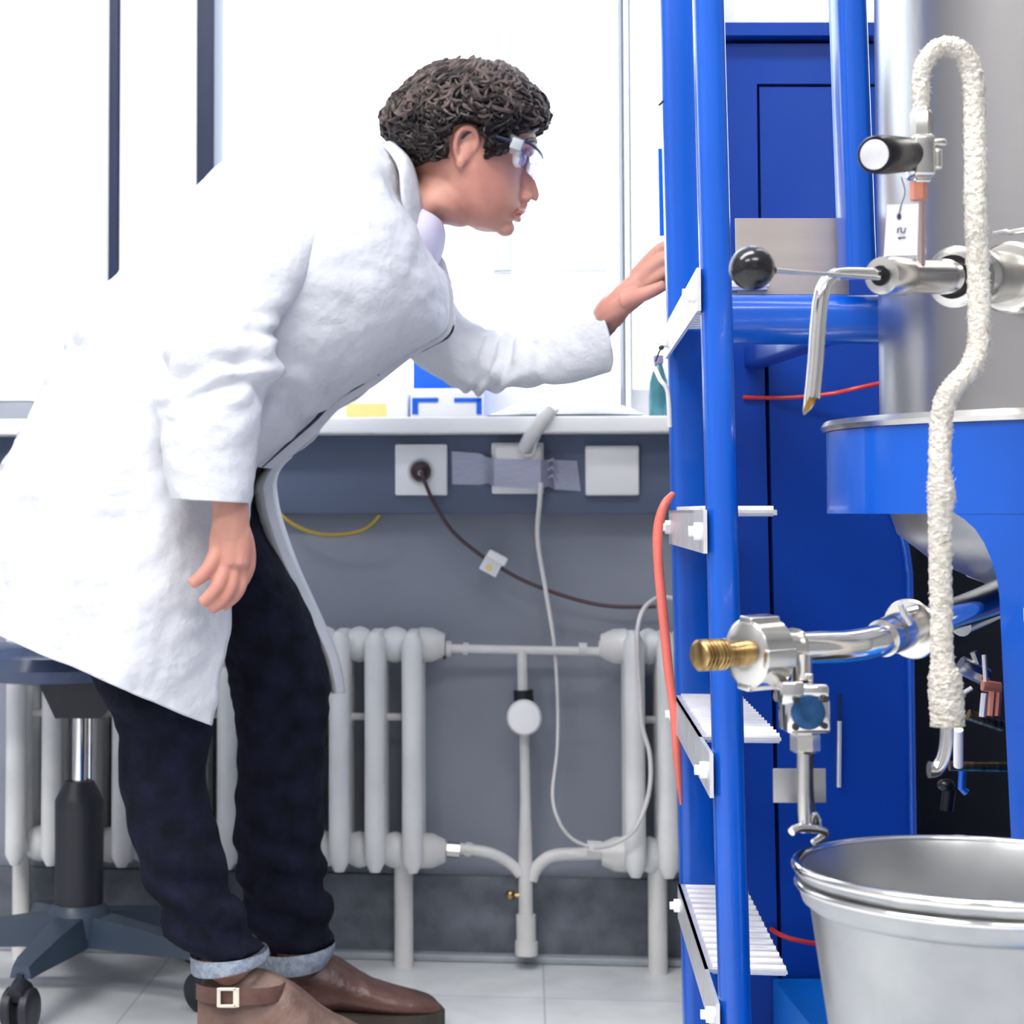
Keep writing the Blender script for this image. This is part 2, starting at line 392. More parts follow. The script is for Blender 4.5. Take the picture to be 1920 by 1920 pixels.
# inner sash frame standing open, faint against the glare
sx = MB(); s0, s1 = wall_s(925, -.12), wall_s(1140, -.12); z0 = wall_z(1000, 512, -.12)
wbox(sx, s0, s0 + .035, -.14, -.12, z0, 2.66, .003); wbox(sx, s0, s1, -.14, -.12, z0, z0 + .008, .002)
part(sx, 'sash_frame', mat('pale blue grey lacquer', (.86, .91, .97), .4, noise_scale=5, amount=.02), w2)
for x, y in FILL_LAMPS:  # glowing bodies of the added fill lamps
    t = thing('fill_lamp', 'added unseen white ceiling fill lamp, %s of the pair %s the windows' % ('left' if x < -1 else 'right', 'nearer' if y > 0 else 'farther from'), 'lamp', (x, y, CEIL), 'added fill lamps')
    part(MB().box((x, y, CEIL - .03), (1.36, .56, .058), bev=.006), 'housing', M['frame_w'], t)
    part(MB().box((x, y, CEIL - .062), (1.3, .5, .006)), 'diffuser', M['fillglow'], t, smooth=False)

# ================================================================== RADIATORS
def radiator(pxs, label, feet, y_top=1180, ends=(0, 0)):
    d0 = .075
    ss = [wall_s(p, d0 + .045, 1400) for p in pxs]
    zt = wall_z(700, 1180, d0 + .045); zb = wall_z(700, 1640, d0 + .045)
    zh1 = wall_z(700, 1208, d0); zh0 = wall_z(700, 1593, d0)
    t = thing('radiator', label, 'radiator', wall(sum(ss) / len(ss), d0, 0))
    for s in ss:
        m = MB(); r = .0165
        for dd in (.045, -.0, -.045):
            ztt, zbb = (zt, zb) if dd else (zt, zb)
            pts = [wall(s, d0 + dd, z) for z in (zbb + .004, zbb + .020, zbb + .05, (zt + zb) / 2, ztt - .05, ztt - .020, ztt - .004)]
            m.tube(pts, [.008, r, r * 1.0, r * .98, r, r * 1.02, .009], 16)
        for zz in (zt - .022, zb + .030):
            m.tube([wall(s, d0 - .05, zz), wall(s, d0 + .05, zz)], .016, 12)
        part(m, 'section', M['radiator'], t)
    for k in range(len(ss) - 1):
        a, b = ss[k] + .012, ss[k + 1] - .012
        for zz in (zh1, zh0):
            m = MB(); m.tube([wall(a, d0, zz), wall(a + (b - a) * .25, d0, zz), wall((a + b) / 2, d0, zz), wall(b - (b - a) * .25, d0, zz), wall(b, d0, zz)], [.023, .027, .029, .027, .023], 18)
            part(m, 'hub', M['radiator'], t)
        part(MB().tube([wall(a, d0, (zt + zb) / 2 + .05), wall(b, d0, (zt + zb) / 2 + .05)], .006, 8), 'tie_rod', M['pipe'], t)
    for px in feet:
        s = wall_s(px, d0, 1700)
        part(MB().tube([wall(s, d0, 0), wall(s, d0, zb + .03)], .015, 14), 'foot', M['pipe'], t)
    for e, side in ends:
        if e:
            for zz in (zh1, zh0):
                s = ss[-1] if side > 0 else ss[0]
                part(MB().tube([wall(s + side * .01, d0, zz), wall(s + side * .03, d0, zz), wall(s + side * .05, d0, zz)], [.028, .027, .018], 18), 'end_plug', M['pipe'], t)
    return t
radiator([30, 97, 163, 229, 296, 363, 426, 492, 570, 636, 703, 773], 'long white column radiator standing behind the chair and the legs', (40, 757), ends=((1, 1),))
radiator([1190, 1252, 1314, 1376], 'short white column radiator at the right, beside the blue ladder', (1233,), ends=((1, -1),))
# heating pipes between the radiators
t = thing('heating_pipe', 'cream heating riser pipe with branches and valve between the radiators', 'pipe', wall(wall_s(985, .06), .06, 0))
dp = .07
def wp(px, py, d=dp): return onwall(px, py, d)
part(MB().tube([wp(845, 1216), wp(1145, 1222)], .0072, 12), 'top_branch', M['pipe'], t)
for (a, b, r) in ((828, 846, .013), (868, 878, .010), (1085, 1100, .010), (1122, 1146, .013)):
    part(MB().tube([wp(a, 1216), wp(b, 1217)], r, 10), 'coupling', M['pipe'], t)
part(MB().tube([wp(831, 1216), wp(836, 1216)], .0175, 10), 'dark_seal', M['dark_metal'], t)
part(MB().tube([wp(979, 1218), wp(980, 1300)], .0085, 12), 'drop_pipe', M['pipe'], t)
part(MB().tube([wp(981, 1294), wp(982, 1316)], .0155, 14), 'collar', M['blackm'], t)
part(MB().tube([wp(982, 1310), wp(985, 1500), wp(985, 1600), wp(986, 1720)], [.0075, .0085, .011, .0115], 14), 'riser', M['pipe'], t)
part(MB().tube([wp(986, 1715), wp(987, 1770)], .0155, 14).tube([wp(987, 1765), onwall(987, 1790, dp)], .018, 14), 'floor_sleeve', M['pipe'], t)
c = wp(983, 1345, dp + .03)
part(MB().lathe(c + WN * -.035, WN, [(0, .012), (.012, .022), (.018, .027), (.045, .0275), (.05, .024), (.052, .012)], 28), 'valve_knob', M['plastic'], t)
part(MB().tube([wp(832, 1590), wp(870, 1592), wp(920, 1600), wp(955, 1618), wp(976, 1640)], [.009] * 5, 12, sub=5), 'return_branch', M['pipe'], t)
part(MB().tube([wp(996, 1650), wp(1008, 1625), wp(1035, 1605), wp(1090, 1601), wp(1150, 1600)], [.010] * 5, 12, sub=5), 'return_branch', M['pipe'], t)
for (a, b, r, mm) in ((838, 862, .013, 'satin'), (872, 884, .0115, 'pipe'), (1100, 1128, .014, 'pipe')):
    part(MB().tube([wp(a, 1592), wp(b, 1594)], r, 8), 'coupling', M[mm], t)
part(MB().tube([wp(958, 1678), wp(984, 1680)], .004, 8).ell(wp(957, 1678), (.008, .008, .008)), 'drain_knob', M['brass'], t)

# ================================================================== SOCKETS, TAPE, CABLES
def plate(px0, px1, py0, py1, label, name='wall_socket'):
    s0, s1 = wall_s(px0, .045), wall_s(px1, .045); z1 = wall_z((px0 + px1) / 2, py0, .045); z0 = wall_z((px0 + px1) / 2, py1, .045)
    t = thing(name, label, 'socket' if name == 'wall_socket' else 'cover', wall((s0 + s1) / 2, .035, z0))
    part(wbox(MB(), s0, s1, .034, .048, z0, z1, .003), 'cover_plate', M['plastic'], t)
    return t, s0, s1, z0, z1
t, s0, s1, z0, z1 = plate(741, 839, 833, 929, 'white wall socket with a dark round plug in it')
c = onwall(789, 884, .048)
part(MB().lathe(c - WN * .002, WN, [(0, .0225), (.004, .0225), (.004, .019), (.001, .018)], 28), 'socket_ring', M['cream'], t)
pl = thing('power_plug', 'dark round plug pushed into the left wall socket', 'plug', c)
part(MB().lathe(c, WN, [(0, .017), (.012, .016), (.020, .012), (.024, .006)], 24), 'plug_body', mat('dark brown plug', (.05, .025, .03), .4, noise_scale=20, amount=.2), pl)
part(MB().lathe(c + WN * .022 + Vector((.001, 0, -.003)), WN, [(0, .005), (.006, .004)], 12), 'plug_tip', M['cable_g'], pl)
t, s0, s1, z0, z1 = plate(922, 1020, 830, 926, 'middle white wall socket wrapped with silver tape')
part(wbox(MB(), s0 + .004, s1 - .002, .048, .070, z0 + .012, z1 - .004, .008), 'adapter', M['cream'], t)
t, s0, s1, z0, z1 = plate(1098, 1199, 836, 929, 'blank white square cover plate, rightmost under the sill', 'blank_cover')
# tape
tp = MB(); poly = []
def strip(mb, top, bot, d0, th=.0012, n=8):
    """top, bot: px polylines of equal count with own offset"""
    A = [onwall(p[0], p[1], p[2]) for p in top]; B = [onwall(p[0], p[1], p[2]) for p in bot]
    k = len(A); b0 = len(mb.v)
    for a, b in zip(A, B):
        mb.v += [a, b, a - WN * th, b - WN * th]
    for i in range(k - 1):
        q = b0 + 4 * i
        mb.f += [[q, q + 4, q + 5, q + 1], [q + 2, q + 3, q + 7, q + 6], [q, q + 2, q + 6, q + 4], [q + 1, q + 5, q + 7, q + 3]]
    mb.f += [[b0, b0 + 1, b0 + 3, b0 + 2], [b0 + 4 * k - 4, b0 + 4 * k - 2, b0 + 4 * k - 1, b0 + 4 * k - 3]]
    return mb
strip(tp, [(847, 846, .037), (900, 850, .037), (912, 856, .045), (925, 860, .073), (1014, 862, .073), (1026, 862, .055), (1036, 862, .040), (1082, 864, .037)],
      [(848, 908, .037), (900, 909, .037), (914, 906, .045), (926, 912, .073), (1014, 917, .073), (1028, 912, .055), (1040, 918, .040), (1089, 921, .037)], 0)
for i in range(7):   # crumpled folds beside the adapter
    a = onwall(906 + i * 2.2, 858 + i * 7, .050); tp.tube([a, a + Vector((.008, -.003, -.006)), a + Vector((.014, -.004, -.004))], [.001, .0022, .001], 6)
for i in range(3):
    a = onwall(1022, 868 + i * 15, .055); tp.tube([a, a + Vector((.012, -.002, .006)), a + Vector((.020, .0, -.004))], [.001, .003, .001], 6)
tape = tp.build('adhesive_tape', M['tape']); tag(tape, 'strip of silver tape stuck across the middle wall socket', 'tape')
def wcable(name, pts, r, m, label, cat='cable', sub=8, parts=None):
    P = [onwall(p[0], p[1], p[2]) for p in pts]
    o = MB().tube(P, r, 10, sub=sub).build(name, m); tag(o, label, cat); return o
wcable('power_cable', [(789, 884, .076), (797, 905, .078), (815, 945, .06), (852, 1000, .055), (918, 1052, .05), (990, 1092, .05), (1080, 1124, .05), (1150, 1137, .05), (1230, 1137, .05)], .0032, M['cable_b'], 'dark brown power cable drooping from the left socket to the right')
tg = thing('cable_tag', 'white cable tag with yellow dot on the brown power cable', 'tag', onwall(922, 1056, .06))
mx = Matrix.Rotation(math.radians(28), 3, 'Y')
part(MB().box(onwall(932, 1046, .062), (.034, .012, .015), WROT @ mx, .004), 'clip', M['plastic'], tg)
part(MB().box(onwall(920, 1062, .060), (.030, .002, .024), WROT @ mx, .0006), 'label_card', M['paper'], tg)
part(MB().lathe(onwall(917, 1064, .0612), WN, [(0, .0055), (.001, .0055)], 18), 'yellow_dot', M['ylabel'], tg)
wcable('extension_cable', [(1014, 905, .074), (1012, 940, .07), (1008, 1010, .06), (1022, 1100, .06), (1038, 1200, .06), (1045, 1300, .06), (1045, 1400, .08), (1036, 1490, .11), (1048, 1540, .12), (1072, 1572, .11), (1105, 1588, .10)], [.0042, .0042, .0040, .0036, .0032, .0028, .0028, .0028, .0028, .0028, .0028], M['cable_w'], 'long white cable hanging from the middle socket to the floor pipe')
wcable('white_cable', [(1262, 1122, .08), (1235, 1120, .09), (1208, 1140, .12), (1196, 1175, .14), (1195, 1220, .15), (1200, 1300, .145), (1204, 1360, .145), (1219, 1420, .15), (1216, 1490, .155), (1190, 1555, .155), (1150, 1582, .14), (1115, 1590, .11)], .0035, M['cable_w'], 'white cable looping down over the right radiator')
wcable('yellow_cable', [(520, 958, .045), (548, 982, .05), (590, 1000, .05), (640, 1003, .05), (685, 992, .05), (712, 968, .042)], .0032, M['yellow'], 'yellow cable sagging below the grey trunking')
# white plug lead crossing the sill edge onto the adapter
pg = MB()
pg.tube([onwall(1030, 770, .10), onwall(1015, 790, .113), onwall(998, 815, .105), onwall(982, 840, .082)], [.011, .012, .012, .010], 12, sub=5)
pg.tube([onwall(1045, 768, .10), onwall(1020, 800, .112), (onwall(1005, 830, .09)), onwall(1000, 850, .078), onwall(985, 852, .078), onwall(978, 842, .08)], [.003] * 6, 8, sub=5)
tag(pg.build('plug_lead', M['cable_w']), 'thick white plug lead coming over the sill into the middle socket', 'cable')

# ================================================================== THINGS ON THE SILL
def sbox(mb, px0, px1, py0, py1, d0, d1, bev=.002):
    """a box whose front face at wall offset d1 covers the pixels"""
    s0, s1 = wall_s(px0, d1), wall_s(px1, d1)
    return wbox(mb, s0, s1, d0, d1, max(SILLT, wall_z((px0 + px1) / 2, py1, d1)) if py1 > 0 else SILLT, wall_z((px0 + px1) / 2, py0, d1), bev)
t = sbox(MB(), 775, 905, 655, -1, -.13, -.02).build('storage_box', M['bluebox']); tag(t, 'blue box standing on the sill under the raised sleeve', 'box')
lz = SILLT
t = thing('paper_tray', 'white tray with blue corner brackets on the sill edge', 'tray', wall(wall_s(838, .07), .02, SILLT))
part(sbox(MB(), 772, 906, 728, -1, .0, .055, .004), 'tray_body', M['plastic'], t)
for a, b in ((773, 822), (852, 904)):
    br = MB(); sbox(br, a, b, 746, 754, .055, .0575, .0003)
    q = (a, a + 11) if a < 800 else (b - 10, b)
    sbox(br, q[0], q[1], 746, 777, .055, .0575, .0003)
    part(br, 'corner_bracket', M['bluebox'], t)
t = thing('flat_carton', 'low white carton with a yellow label on the sill', 'box', wall(wall_s(690, .07), .02, SILLT))
part(sbox(MB(), 600, 765, 735, -1, -.03, .05, .003), 'carton_body', M['plastic'], t)
part(sbox(MB(), 649, 725, 757, 784, .05, .0508, .0003), 'yellow_label', M['ylabel'], t, smooth=False)
t = thing('document_tray', 'flat grey and white tray on the sill at the left edge', 'tray', wall(wall_s(0, .05), .03, SILLT))
part(sbox(MB(), -80, 60, 752, -1, -.02, .06, .003), 'tray_base', mat('mid grey plastic', (.30, .33, .38), .45, noise_scale=10, amount=.08), t)
part(sbox(MB(), -84, 64, 736, 752, -.02, .064, .003), 'tray_top', M['plastic'], t)
# crumpled plastic film on the sill
fm = MB(); n1, n2 = 40, 18; sA, sB = wall_s(915, .04), wall_s(1205, .04); b0 = 0
for i in range(n1 + 1):
    for j in range(n2 + 1):
        u, v = i / n1, j / n2; s = sA + (sB - sA) * u; d = -.06 + .15 * v
        hgt = (math.sin(math.pi * u) ** .6) * (math.sin(math.pi * min(.999, v)) ** .6)
        z = SILLT + .003 + hgt * (.022 + .014 * noise.noise(Vector((s * 18, d * 22, 3))) + .012 * u)
        fm.v.append(wall(s, d, z))
for i in range(n1):
    for j in range(n2):
        a = i * (n2 + 1) + j; fm.f.append([a, a + n2 + 1, a + n2 + 2, a + 1])
t = fm.build('plastic_film', M['plastbag'], sharp=80); tag(t, 'crumpled white plastic film lying on the sill', 'plastic')
t = thing('wash_bottle', 'narrow clear bottle with teal edge by the blue ladder', 'bottle', wall(wall_s(1236, .05), .05, SILLT))
bo = wall(wall_s(1237, .05), .05, SILLT)
part(MB().lathe(bo, (0, 0, 1), [(0, .014), (.004, .016), (.055, .016), (.075, .010), (.085, .007)], 20), 'bottle_body', mat('teal tinted plastic', (.10, .34, .40), .2, noise_scale=20, amount=.2, trans=.3), t)
part(MB().lathe(bo + Vector((0, 0, .085)), (0, 0, 1), [(0, .009), (.014, .009)], 16), 'cap', mat('lilac cap', (.35, .30, .55), .4, noise_scale=20, amount=.1), t)

# ================================================================== SWIVEL CHAIR
CH = thing('swivel_chair', 'dark swivel chair on a five-star castor base at the left edge', 'chair', onfloor(148, 1795))
DC = 2.93
cb = onfloor(148, 960 + FPX * EYE / DC); cb = Vector((at(148, 1700, DC).x, DC, 0))
def zc(py): return at(148, py, DC).z
part(MB().lathe((cb.x, cb.y, 0), (0, 0, 1), [(zc(1722), .036), (zc(1520), .037), (zc(1500), .037), (zc(1492), .034), (zc(1464), .022)], 28), 'gas_column_cover', M['chairblack'], CH)
part(MB().lathe((cb.x, cb.y, 0), (0, 0, 1), [(zc(1470), .011), (zc(1335), .011)], 20).lathe((cb.x + .014, cb.y + .01, 0), (0, 0, 1), [(zc(1470), .006), (zc(1335), .006)], 12), 'gas_lift', M['chrome'], CH)
mech = MB(); zz = [zc(1338), zc(1300), zc(1262)]
mech.prism([(cb.x - .028, cb.y - .07, zz[0]), (cb.x + .040, cb.y - .07, zz[0]), (cb.x + .07, cb.y - .07, zz[1] + .01), (cb.x + .07, cb.y - .07, zz[2]), (cb.x - .058, cb.y - .07, zz[2])], (0, .14, 0))
part(mech, 'tilt_mechanism', M['chairblack'], CH)
st = MB(); sc_ = Vector((cb.x - .04, cb.y + .02, 0)); zs0, zs1 = zc(1276), zc(1222)
st.lathe((sc_.x, sc_.y, 0), (0, 0, 1), [(zs0, .10), (zs0 + .004, .125), ((zs0 + zs1) / 2, .138), (zs1 - .004, .130), (zs1 + .010, .10), (zs1 + .014, .02)], 48)
seat = part(st, 'seat', M['chairblue'], CH)
bk = MB(); a = sc_ + Vector((-.24, .0, 0))
bk.tube([sc_ + Vector((-.10, 0, zs0 - .006)), a + Vector((-.02, 0, zs0)), a + Vector((-.06, 0, zs0 + .1)), a + Vector((-.06, 0, zs0 + .30))], .014, 12, sub=6)
part(bk, 'back_bar', M['chairblack'], CH)
part(MB().box(a + Vector((-.045, 0, zs0 + .33)), (.05, .34, .26), Matrix.Rotation(-.12, 3, 'Y'), .022), 'backrest', M['chairblue'], CH)
part(MB().lathe((cb.x, cb.y, 0), (0, 0, 1), [(.075, .04), (.085, .05), (.115, .05), (.13, .038)], 28), 'base_hub', M['chairbase'], CH)
def rot2(v, a): return Vector((v.x * math.cos(a) - v.y * math.sin(a), v.x * math.sin(a) + v.y * math.cos(a), v.z))
tgt = at(48, 1860, 2.72); v0 = Vector((tgt.x - cb.x, tgt.y - cb.y, 0)); LB = .235; v0 = v0.normalized() * LB
for k in range(5):
    v = rot2(v0, 2 * math.pi * k / 5); e = cb + v; dn = v.normalized(); up = Vector((0, 0, 1)); sd = dn.cross(up)
    l = MB(); b0 = 0
    for q, (rr, wd, z0_, z1_) in enumerate(((.03, .030, .072, .118), (.12, .024, .072, .108), (.21, .020, .074, .095), (LB, .016, .072, .088))):
        p = cb + dn * rr
        l.v += [p + sd * wd + up * z0_, p + sd * wd * .75 + up * z1_, p - sd * wd * .75 + up * z1_, p - sd * wd + up * z0_]
        if q:
            o0 = 4 * (q - 1); l.f += [[o0 + i, o0 + (i + 1) % 4, o0 + 4 + (i + 1) % 4, o0 + 4 + i] for i in range(4)]
    l.f += [[3, 2, 1, 0], [12, 13, 14, 15]]
    lg = part(l, 'base_arm', M['chairbase'], CH, sharp=30)
    w = MB()
    for sg in (-1, 1):
        w.lathe(e + sd * (sg * .006) + up * .030, sd * sg, [(0, .028), (.002, .030), (.012, .030), (.015, .026), (.0155, .012)], 26)
    w.tube([e + up * .035, e + up * .078], .006, 10)
    w.tube([e + up * .052 + dn * (-.020), e + up * .063, e + up * .052 + dn * .02], .012, 10)
    part(w, 'castor', M['chairblack'], lg)

# ================================================================== LADDER
def line_pts(p0, p1, D, z0, z1):
    a, b = at(*p0, D), at(*p1, D); d = (b - a) / (b.z - a.z)
    return a + d * (z0 - a.z), a + d * (z1 - a.z)
def rounded(w, d, r, n=5):
    """outline of a rounded rectangle: x 0..w, y 0..d"""
    o = []
    for cx_, cy_, a0 in ((w - r, d - r, 0), (r, d - r, 90), (r, r, 180), (w - r, r, 270)):
        for i in range(n + 1):
            a = math.radians(a0 + 90 * i / n); o.append((cx_ + r * math.cos(a), cy_ + r * math.sin(a)))
    return o
def post(mb, lo, hi, w, d, r):
    """post whose left front edge runs lo..hi"""
    q = rounded(w, d, r); n = len(q); b0 = len(mb.v)
    for p in (lo, hi): mb.v += [p + Vector((x, y, 0)) for x, y in q]
    mb.f += [[b0 + i for i in range(n)], [b0 + n + i for i in range(n)]]
    mb.f += [[b0 + i, b0 + (i + 1) % n, b0 + n + (i + 1) % n, b0 + n + i] for i in range(n)]
    return mb
LD = thing('ladder', 'blue upright ladder with silver ribbed steps that the hand reaches behind', 'ladder', (at(1345, 1900, 2.0).x, 2.04, 0))
DA, DB = 2.32, 1.76
la, ha = line_pts((1241, 0), (1286, 1920), DA, 0, 2.3)
lb, hb = line_pts((1306, 0), (1356, 1920), DB, 0, 2.3)
part(post(MB(), la, ha, .046, .032, .011), 'rail', M['blue'], LD)
part(post(MB(), lb, hb, .0280, .030, .011), 'rail', M['blue'], LD)
part(MB().box((la.x + .02, DA + .02, .01), (.07, .07, .02), bev=.003), 'rail_foot', M['blackm'], LD)
part(MB().box((lb.x + .013, DB + .015, .01), (.06, .07, .02), bev=.003), 'rail_foot', M['blackm'], LD)
for z in (.945, .722, .50, .275):
    f = z / 2.3; A = la.lerp(ha, f); B = lb.lerp(hb, f); A.z = B.z = z
    ax = (B - A); L = ax.length; axn = ax.normalized(); rt = Vector((-axn.y, axn.x, 0))
    if rt.x < 0: rt = -rt
    lft = -rt * .006
    hgt = .040
    s = MB()
    # tread plate and the turned-down nose
    a0 = A + lft; b0_ = B + lft
    s.prism([a0, b0_, b0_ - Vector((0, 0, hgt)), a0 - Vector((0, 0, hgt))], rt * .0035)
    bt = A + axn * (L * .765)
    s.prism([a0, bt + lft, bt + rt * .073, A + rt * .073], Vector((0, 0, -.003)))
    st = part(s, 'step', M['alu'], LD, smooth=False)
    rb = MB(); nr = 15
    for k in range(nr):
        c = A + axn * (L * (.04 + .71 * k / (nr - 1))) + rt * .036
        rb.tube([c - rt * .034 + Vector((0, 0, .0008)), c + rt * .036 + Vector((0, 0, .0008))], .0034, 6)
        rb.tube([c - rt * .034 - Vector((0, 0, .0035)), c + rt * .036 - Vector((0, 0, .0035))], .0030, 6)
    part(rb, 'tread_ribs', M['alu'], st)
    for q in (.05, .93):
        c = A + axn * (L * q) + lft - Vector((0, 0, .020))
        part(MB().lathe(c, -rt, [(0, .0085), (.006, .0085), (.0065, .005), (.011, .005)], 6), 'bolt', M['plastic'], st)
    # triangular end bracket under the tread
ho = MB().tube([at(*p) for p in ((1262, 926, 2.28), (1245, 948, 2.27), (1234, 990, 2.27), (1234, 1050, 2.27), (1243, 1150, 2.27), (1254, 1260, 2.27), (1264, 1340, 2.27), (1270, 1420, 2.27), (1277, 1508, 2.29))],
        [.0035, .0052, .0058, .0058, .0058, .0056, .0050, .0050, .0018], 12, sub=8).build('rubber_hose', M['pink'])
tag(ho, 'salmon pink rubber hose hanging down the far rail of the blue ladder', 'hose')
# small dark fittings and wires seen on the far rail
wl = MB().tube([at(*p) for p in ((1228, 690, 2.30), (1238, 712, 2.28), (1252, 735, 2.28), (1256, 800, 2.29))], .0028, 8, sub=6).build('thin_white_cable', M['cable_w'])
tag(wl, 'thin white cable beside the far rail above the sill', 'cable')
hk = MB().ell(at(1240, 652, 2.28), (.0035, .003, .003)).tube([at(1240, 652, 2.28), at(1234, 664, 2.28), at(1229, 678, 2.28)], .0012, 6).build('wire_clip', M['blackm'])
tag(hk, 'small black wire clip on the far ladder rail above the sill', 'clip')
hk = MB().tube([at(1243, 190, 2.30), at(1236, 197, 2.29)], .0016, 6).build('split_pin', M['blackm'])
tag(hk, 'tiny black pin on the upper part of the far ladder rail', 'pin')
bs = post(MB(), at(1237, 442, 2.40), at(1234, 278, 2.40), .02, .004, .0015).build('blue_bracket', M['bluebox'])
tag(bs, 'narrow bright blue bracket behind the far ladder rail above the hand', 'bracket')

# ================================================================== EQUIPMENT CABINET
CB = thing('equipment_cabinet', 'tall blue equipment cabinet frame with recessed door panels behind the valves', 'cabinet', (at(1550, 1500, 2.0).x, 2.0, .15))
def quad(mb, px, D, th, dx=0):
    """upright plate with a pixel outline at depth D"""
    return mb.prism([at(x, y, D) for x, y in px], (0, th, 0))
lc, hc = line_pts((1574, 0), (1594, 560), 1.84, .95, 2.3)
part(post(MB(), lc, hc, .0295, .05, .012), 'post', M['blue'], CB)
# crossbar: rounded beam swept in X
cbm = MB(); zt_, zb_ = at(1500, 549, 1.86).z, at(1500, 640, 1.86).z; hh = zt_ - zb_
xa, xb = at(1352, 600, 1.86).x, at(1686, 600, 1.86).x
prof = rounded(.055, hh, .019, 8); n = len(prof)
for x in (xa, xb): cbm.v += [Vector((x, 1.86 + p, zb_ + q)) for p, q in prof]
cbm.f += [[i for i in range(n)], [n + i for i in range(n)]] + [[i, (i + 1) % n, n + (i + 1) % n, n + i] for i in range(n)]
part(cbm, 'crossbar', M['blue'], CB)
part(quad(MB(), [(1355, 70), (1640, 70), (1650, 620), (1360, 620)], 2.40, .006), 'backing', M['groove'], CB, smooth=False)
part(quad(MB(), [(1350, 42), (1660, 42), (1660, 66), (1350, 66)], 2.36, .05), 'top_rail', M['blue_p'], CB, smooth=False)
dp_ = MB(); quad(dp_, [(1350, 82), (1660, 82), (1660, 157), (1419, 157), (1424, 620), (1350, 620)], 2.38, .018)
part(dp_, 'door_surround', M['blue_p'], CB, smooth=False)
part(quad(MB(), [(1424, 163), (1660, 163), (1665, 620), (1430, 620)], 2.383, .015), 'door', M['blue_p'], CB, smooth=False)
part(quad(MB(), [(1379, 409), (1590, 409), (1592, 552), (1382, 552)], 1.895, .003), 'nameplate', M['plate'], CB, smooth=False)
# lower half
dl = 2.38
am = MB()
am.box((xb - .022, 2.145, (zt_ + zb_) / 2 + .004), (.028, .49, .030), None, .006)
part(am, 'support_arm', M['blue_p'], CB)
part(quad(MB(), [(1350, 600), (1700, 600), (1740, 2000), (1350, 2000)], dl + .025, .006), 'backing', M['groove'], CB, smooth=False)
part(quad(MB(), [(1350, 600), (1660, 600), (1662, 676), (1350, 676)], dl, .018), 'lower_rail', M['blue_p'], CB, smooth=False)
part(quad(MB(), [(1350, 676), (1433, 676), (1462, 1960), (1350, 1960)], dl, .018), 'side_strip', M['blue_p'], CB, smooth=False)
arch = [(1664, 940), (1676, 968), (1688, 992), (1698, 1026), (1704, 1070), (1706, 1120), (1712, 1560), (1718, 1960)]
part(quad(MB(), [(1441, 676), (1662, 676)] + arch + [(1470, 1960)], dl, .018), 'lower_door', M['blue_p'], CB, smooth=False)
part(MB().tube([at(x, y, dl - .002) for x, y in arch], .0048, 10, sub=4), 'door_edge', M['blue'], CB)
# added black box behind the arch: keeps window light off, stands for shade
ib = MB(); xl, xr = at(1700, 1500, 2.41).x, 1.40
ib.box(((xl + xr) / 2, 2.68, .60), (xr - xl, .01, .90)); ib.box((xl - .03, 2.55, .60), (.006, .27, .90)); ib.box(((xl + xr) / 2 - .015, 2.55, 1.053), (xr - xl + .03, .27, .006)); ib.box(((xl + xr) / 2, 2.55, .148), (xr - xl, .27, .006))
part(ib, 'shade_box', M['groove'], CB, smooth=False)
part(quad(MB(), [(1397, 955), (1457, 956), (1457, 966), (1397, 965)], dl - .0012, .001), 'label_strip', M['paper'], CB, smooth=False)
sl = MB().prism([(at(1440, 1812, 2.4).x, 2.375, .03), (at(1440, 1812, 2.4).x - .045, 1.2, .03), (1.5, 1.2, .03), (1.5, 2.375, .03)], (0, 0, .12))
sl = sl.build('base_platform', mat('base blue paint', (.0, .22, .85), .4, coat=.1, noise_scale=5, amount=.06), smooth=False)
tag(sl, 'bright blue steel base platform under the bucket and tank', 'platform')
for x in (.62, 1.42):
    for y in (1.27, 2.34):
        part(MB().lathe((x, y, 0), (0, 0, 1), [(0, .03), (.008, .03), (.012, .014), (.03, .014)], 20), 'levelling_foot', M['blackm'], sl)
tag(MB().tube([at(*p) for p in ((1393, 745, 2.377), (1430, 746, 2.377), (1490, 745, 2.37), (1560, 738, 2.36), (1610, 727, 2.34), (1690, 710, 2.34))], .0026, 8, sub=6).build('red_wire', M['red']),
    'thin red wire crossing the blue cabinet behind the bent outlet pipe', 'wire')
tag(MB().tube([at(*p) for p in ((1446, 1742, 2.375), (1462, 1752, 2.36), (1490, 1762, 2.35), (1540, 1770, 2.35), (1600, 1770, 2.35))], .0030, 8, sub=6).build('red_cable', M['red']),
    'thin bright red cable low down between the ladder and the bucket', 'wire')
# film-wrapped things above the cabinet top rail
fm = MB(); q0 = at(1362, 44, 2.36); q1 = at(1650, 44, 2.36)
for i in range(31):
    for j in range(13):
        u, v = i / 30, j / 12; p = q0.lerp(q1, u)
        fm.v.append(p + Vector((0, .02 + .05 * v, (.004 + .06 * math.sin(math.pi * v) ** .7) * (1 + .5 * noise.noise(Vector((u * 7, v * 3, 1)))))))
for i in range(30):
    for j in range(12):
        a = i * 13 + j; fm.f.append([a, a + 13, a + 14, a + 1])
tag(fm.build('wrapping_film', M['plastbag'], sharp=80), 'crumpled clear plastic film lying on the cabinet top rail', 'plastic')

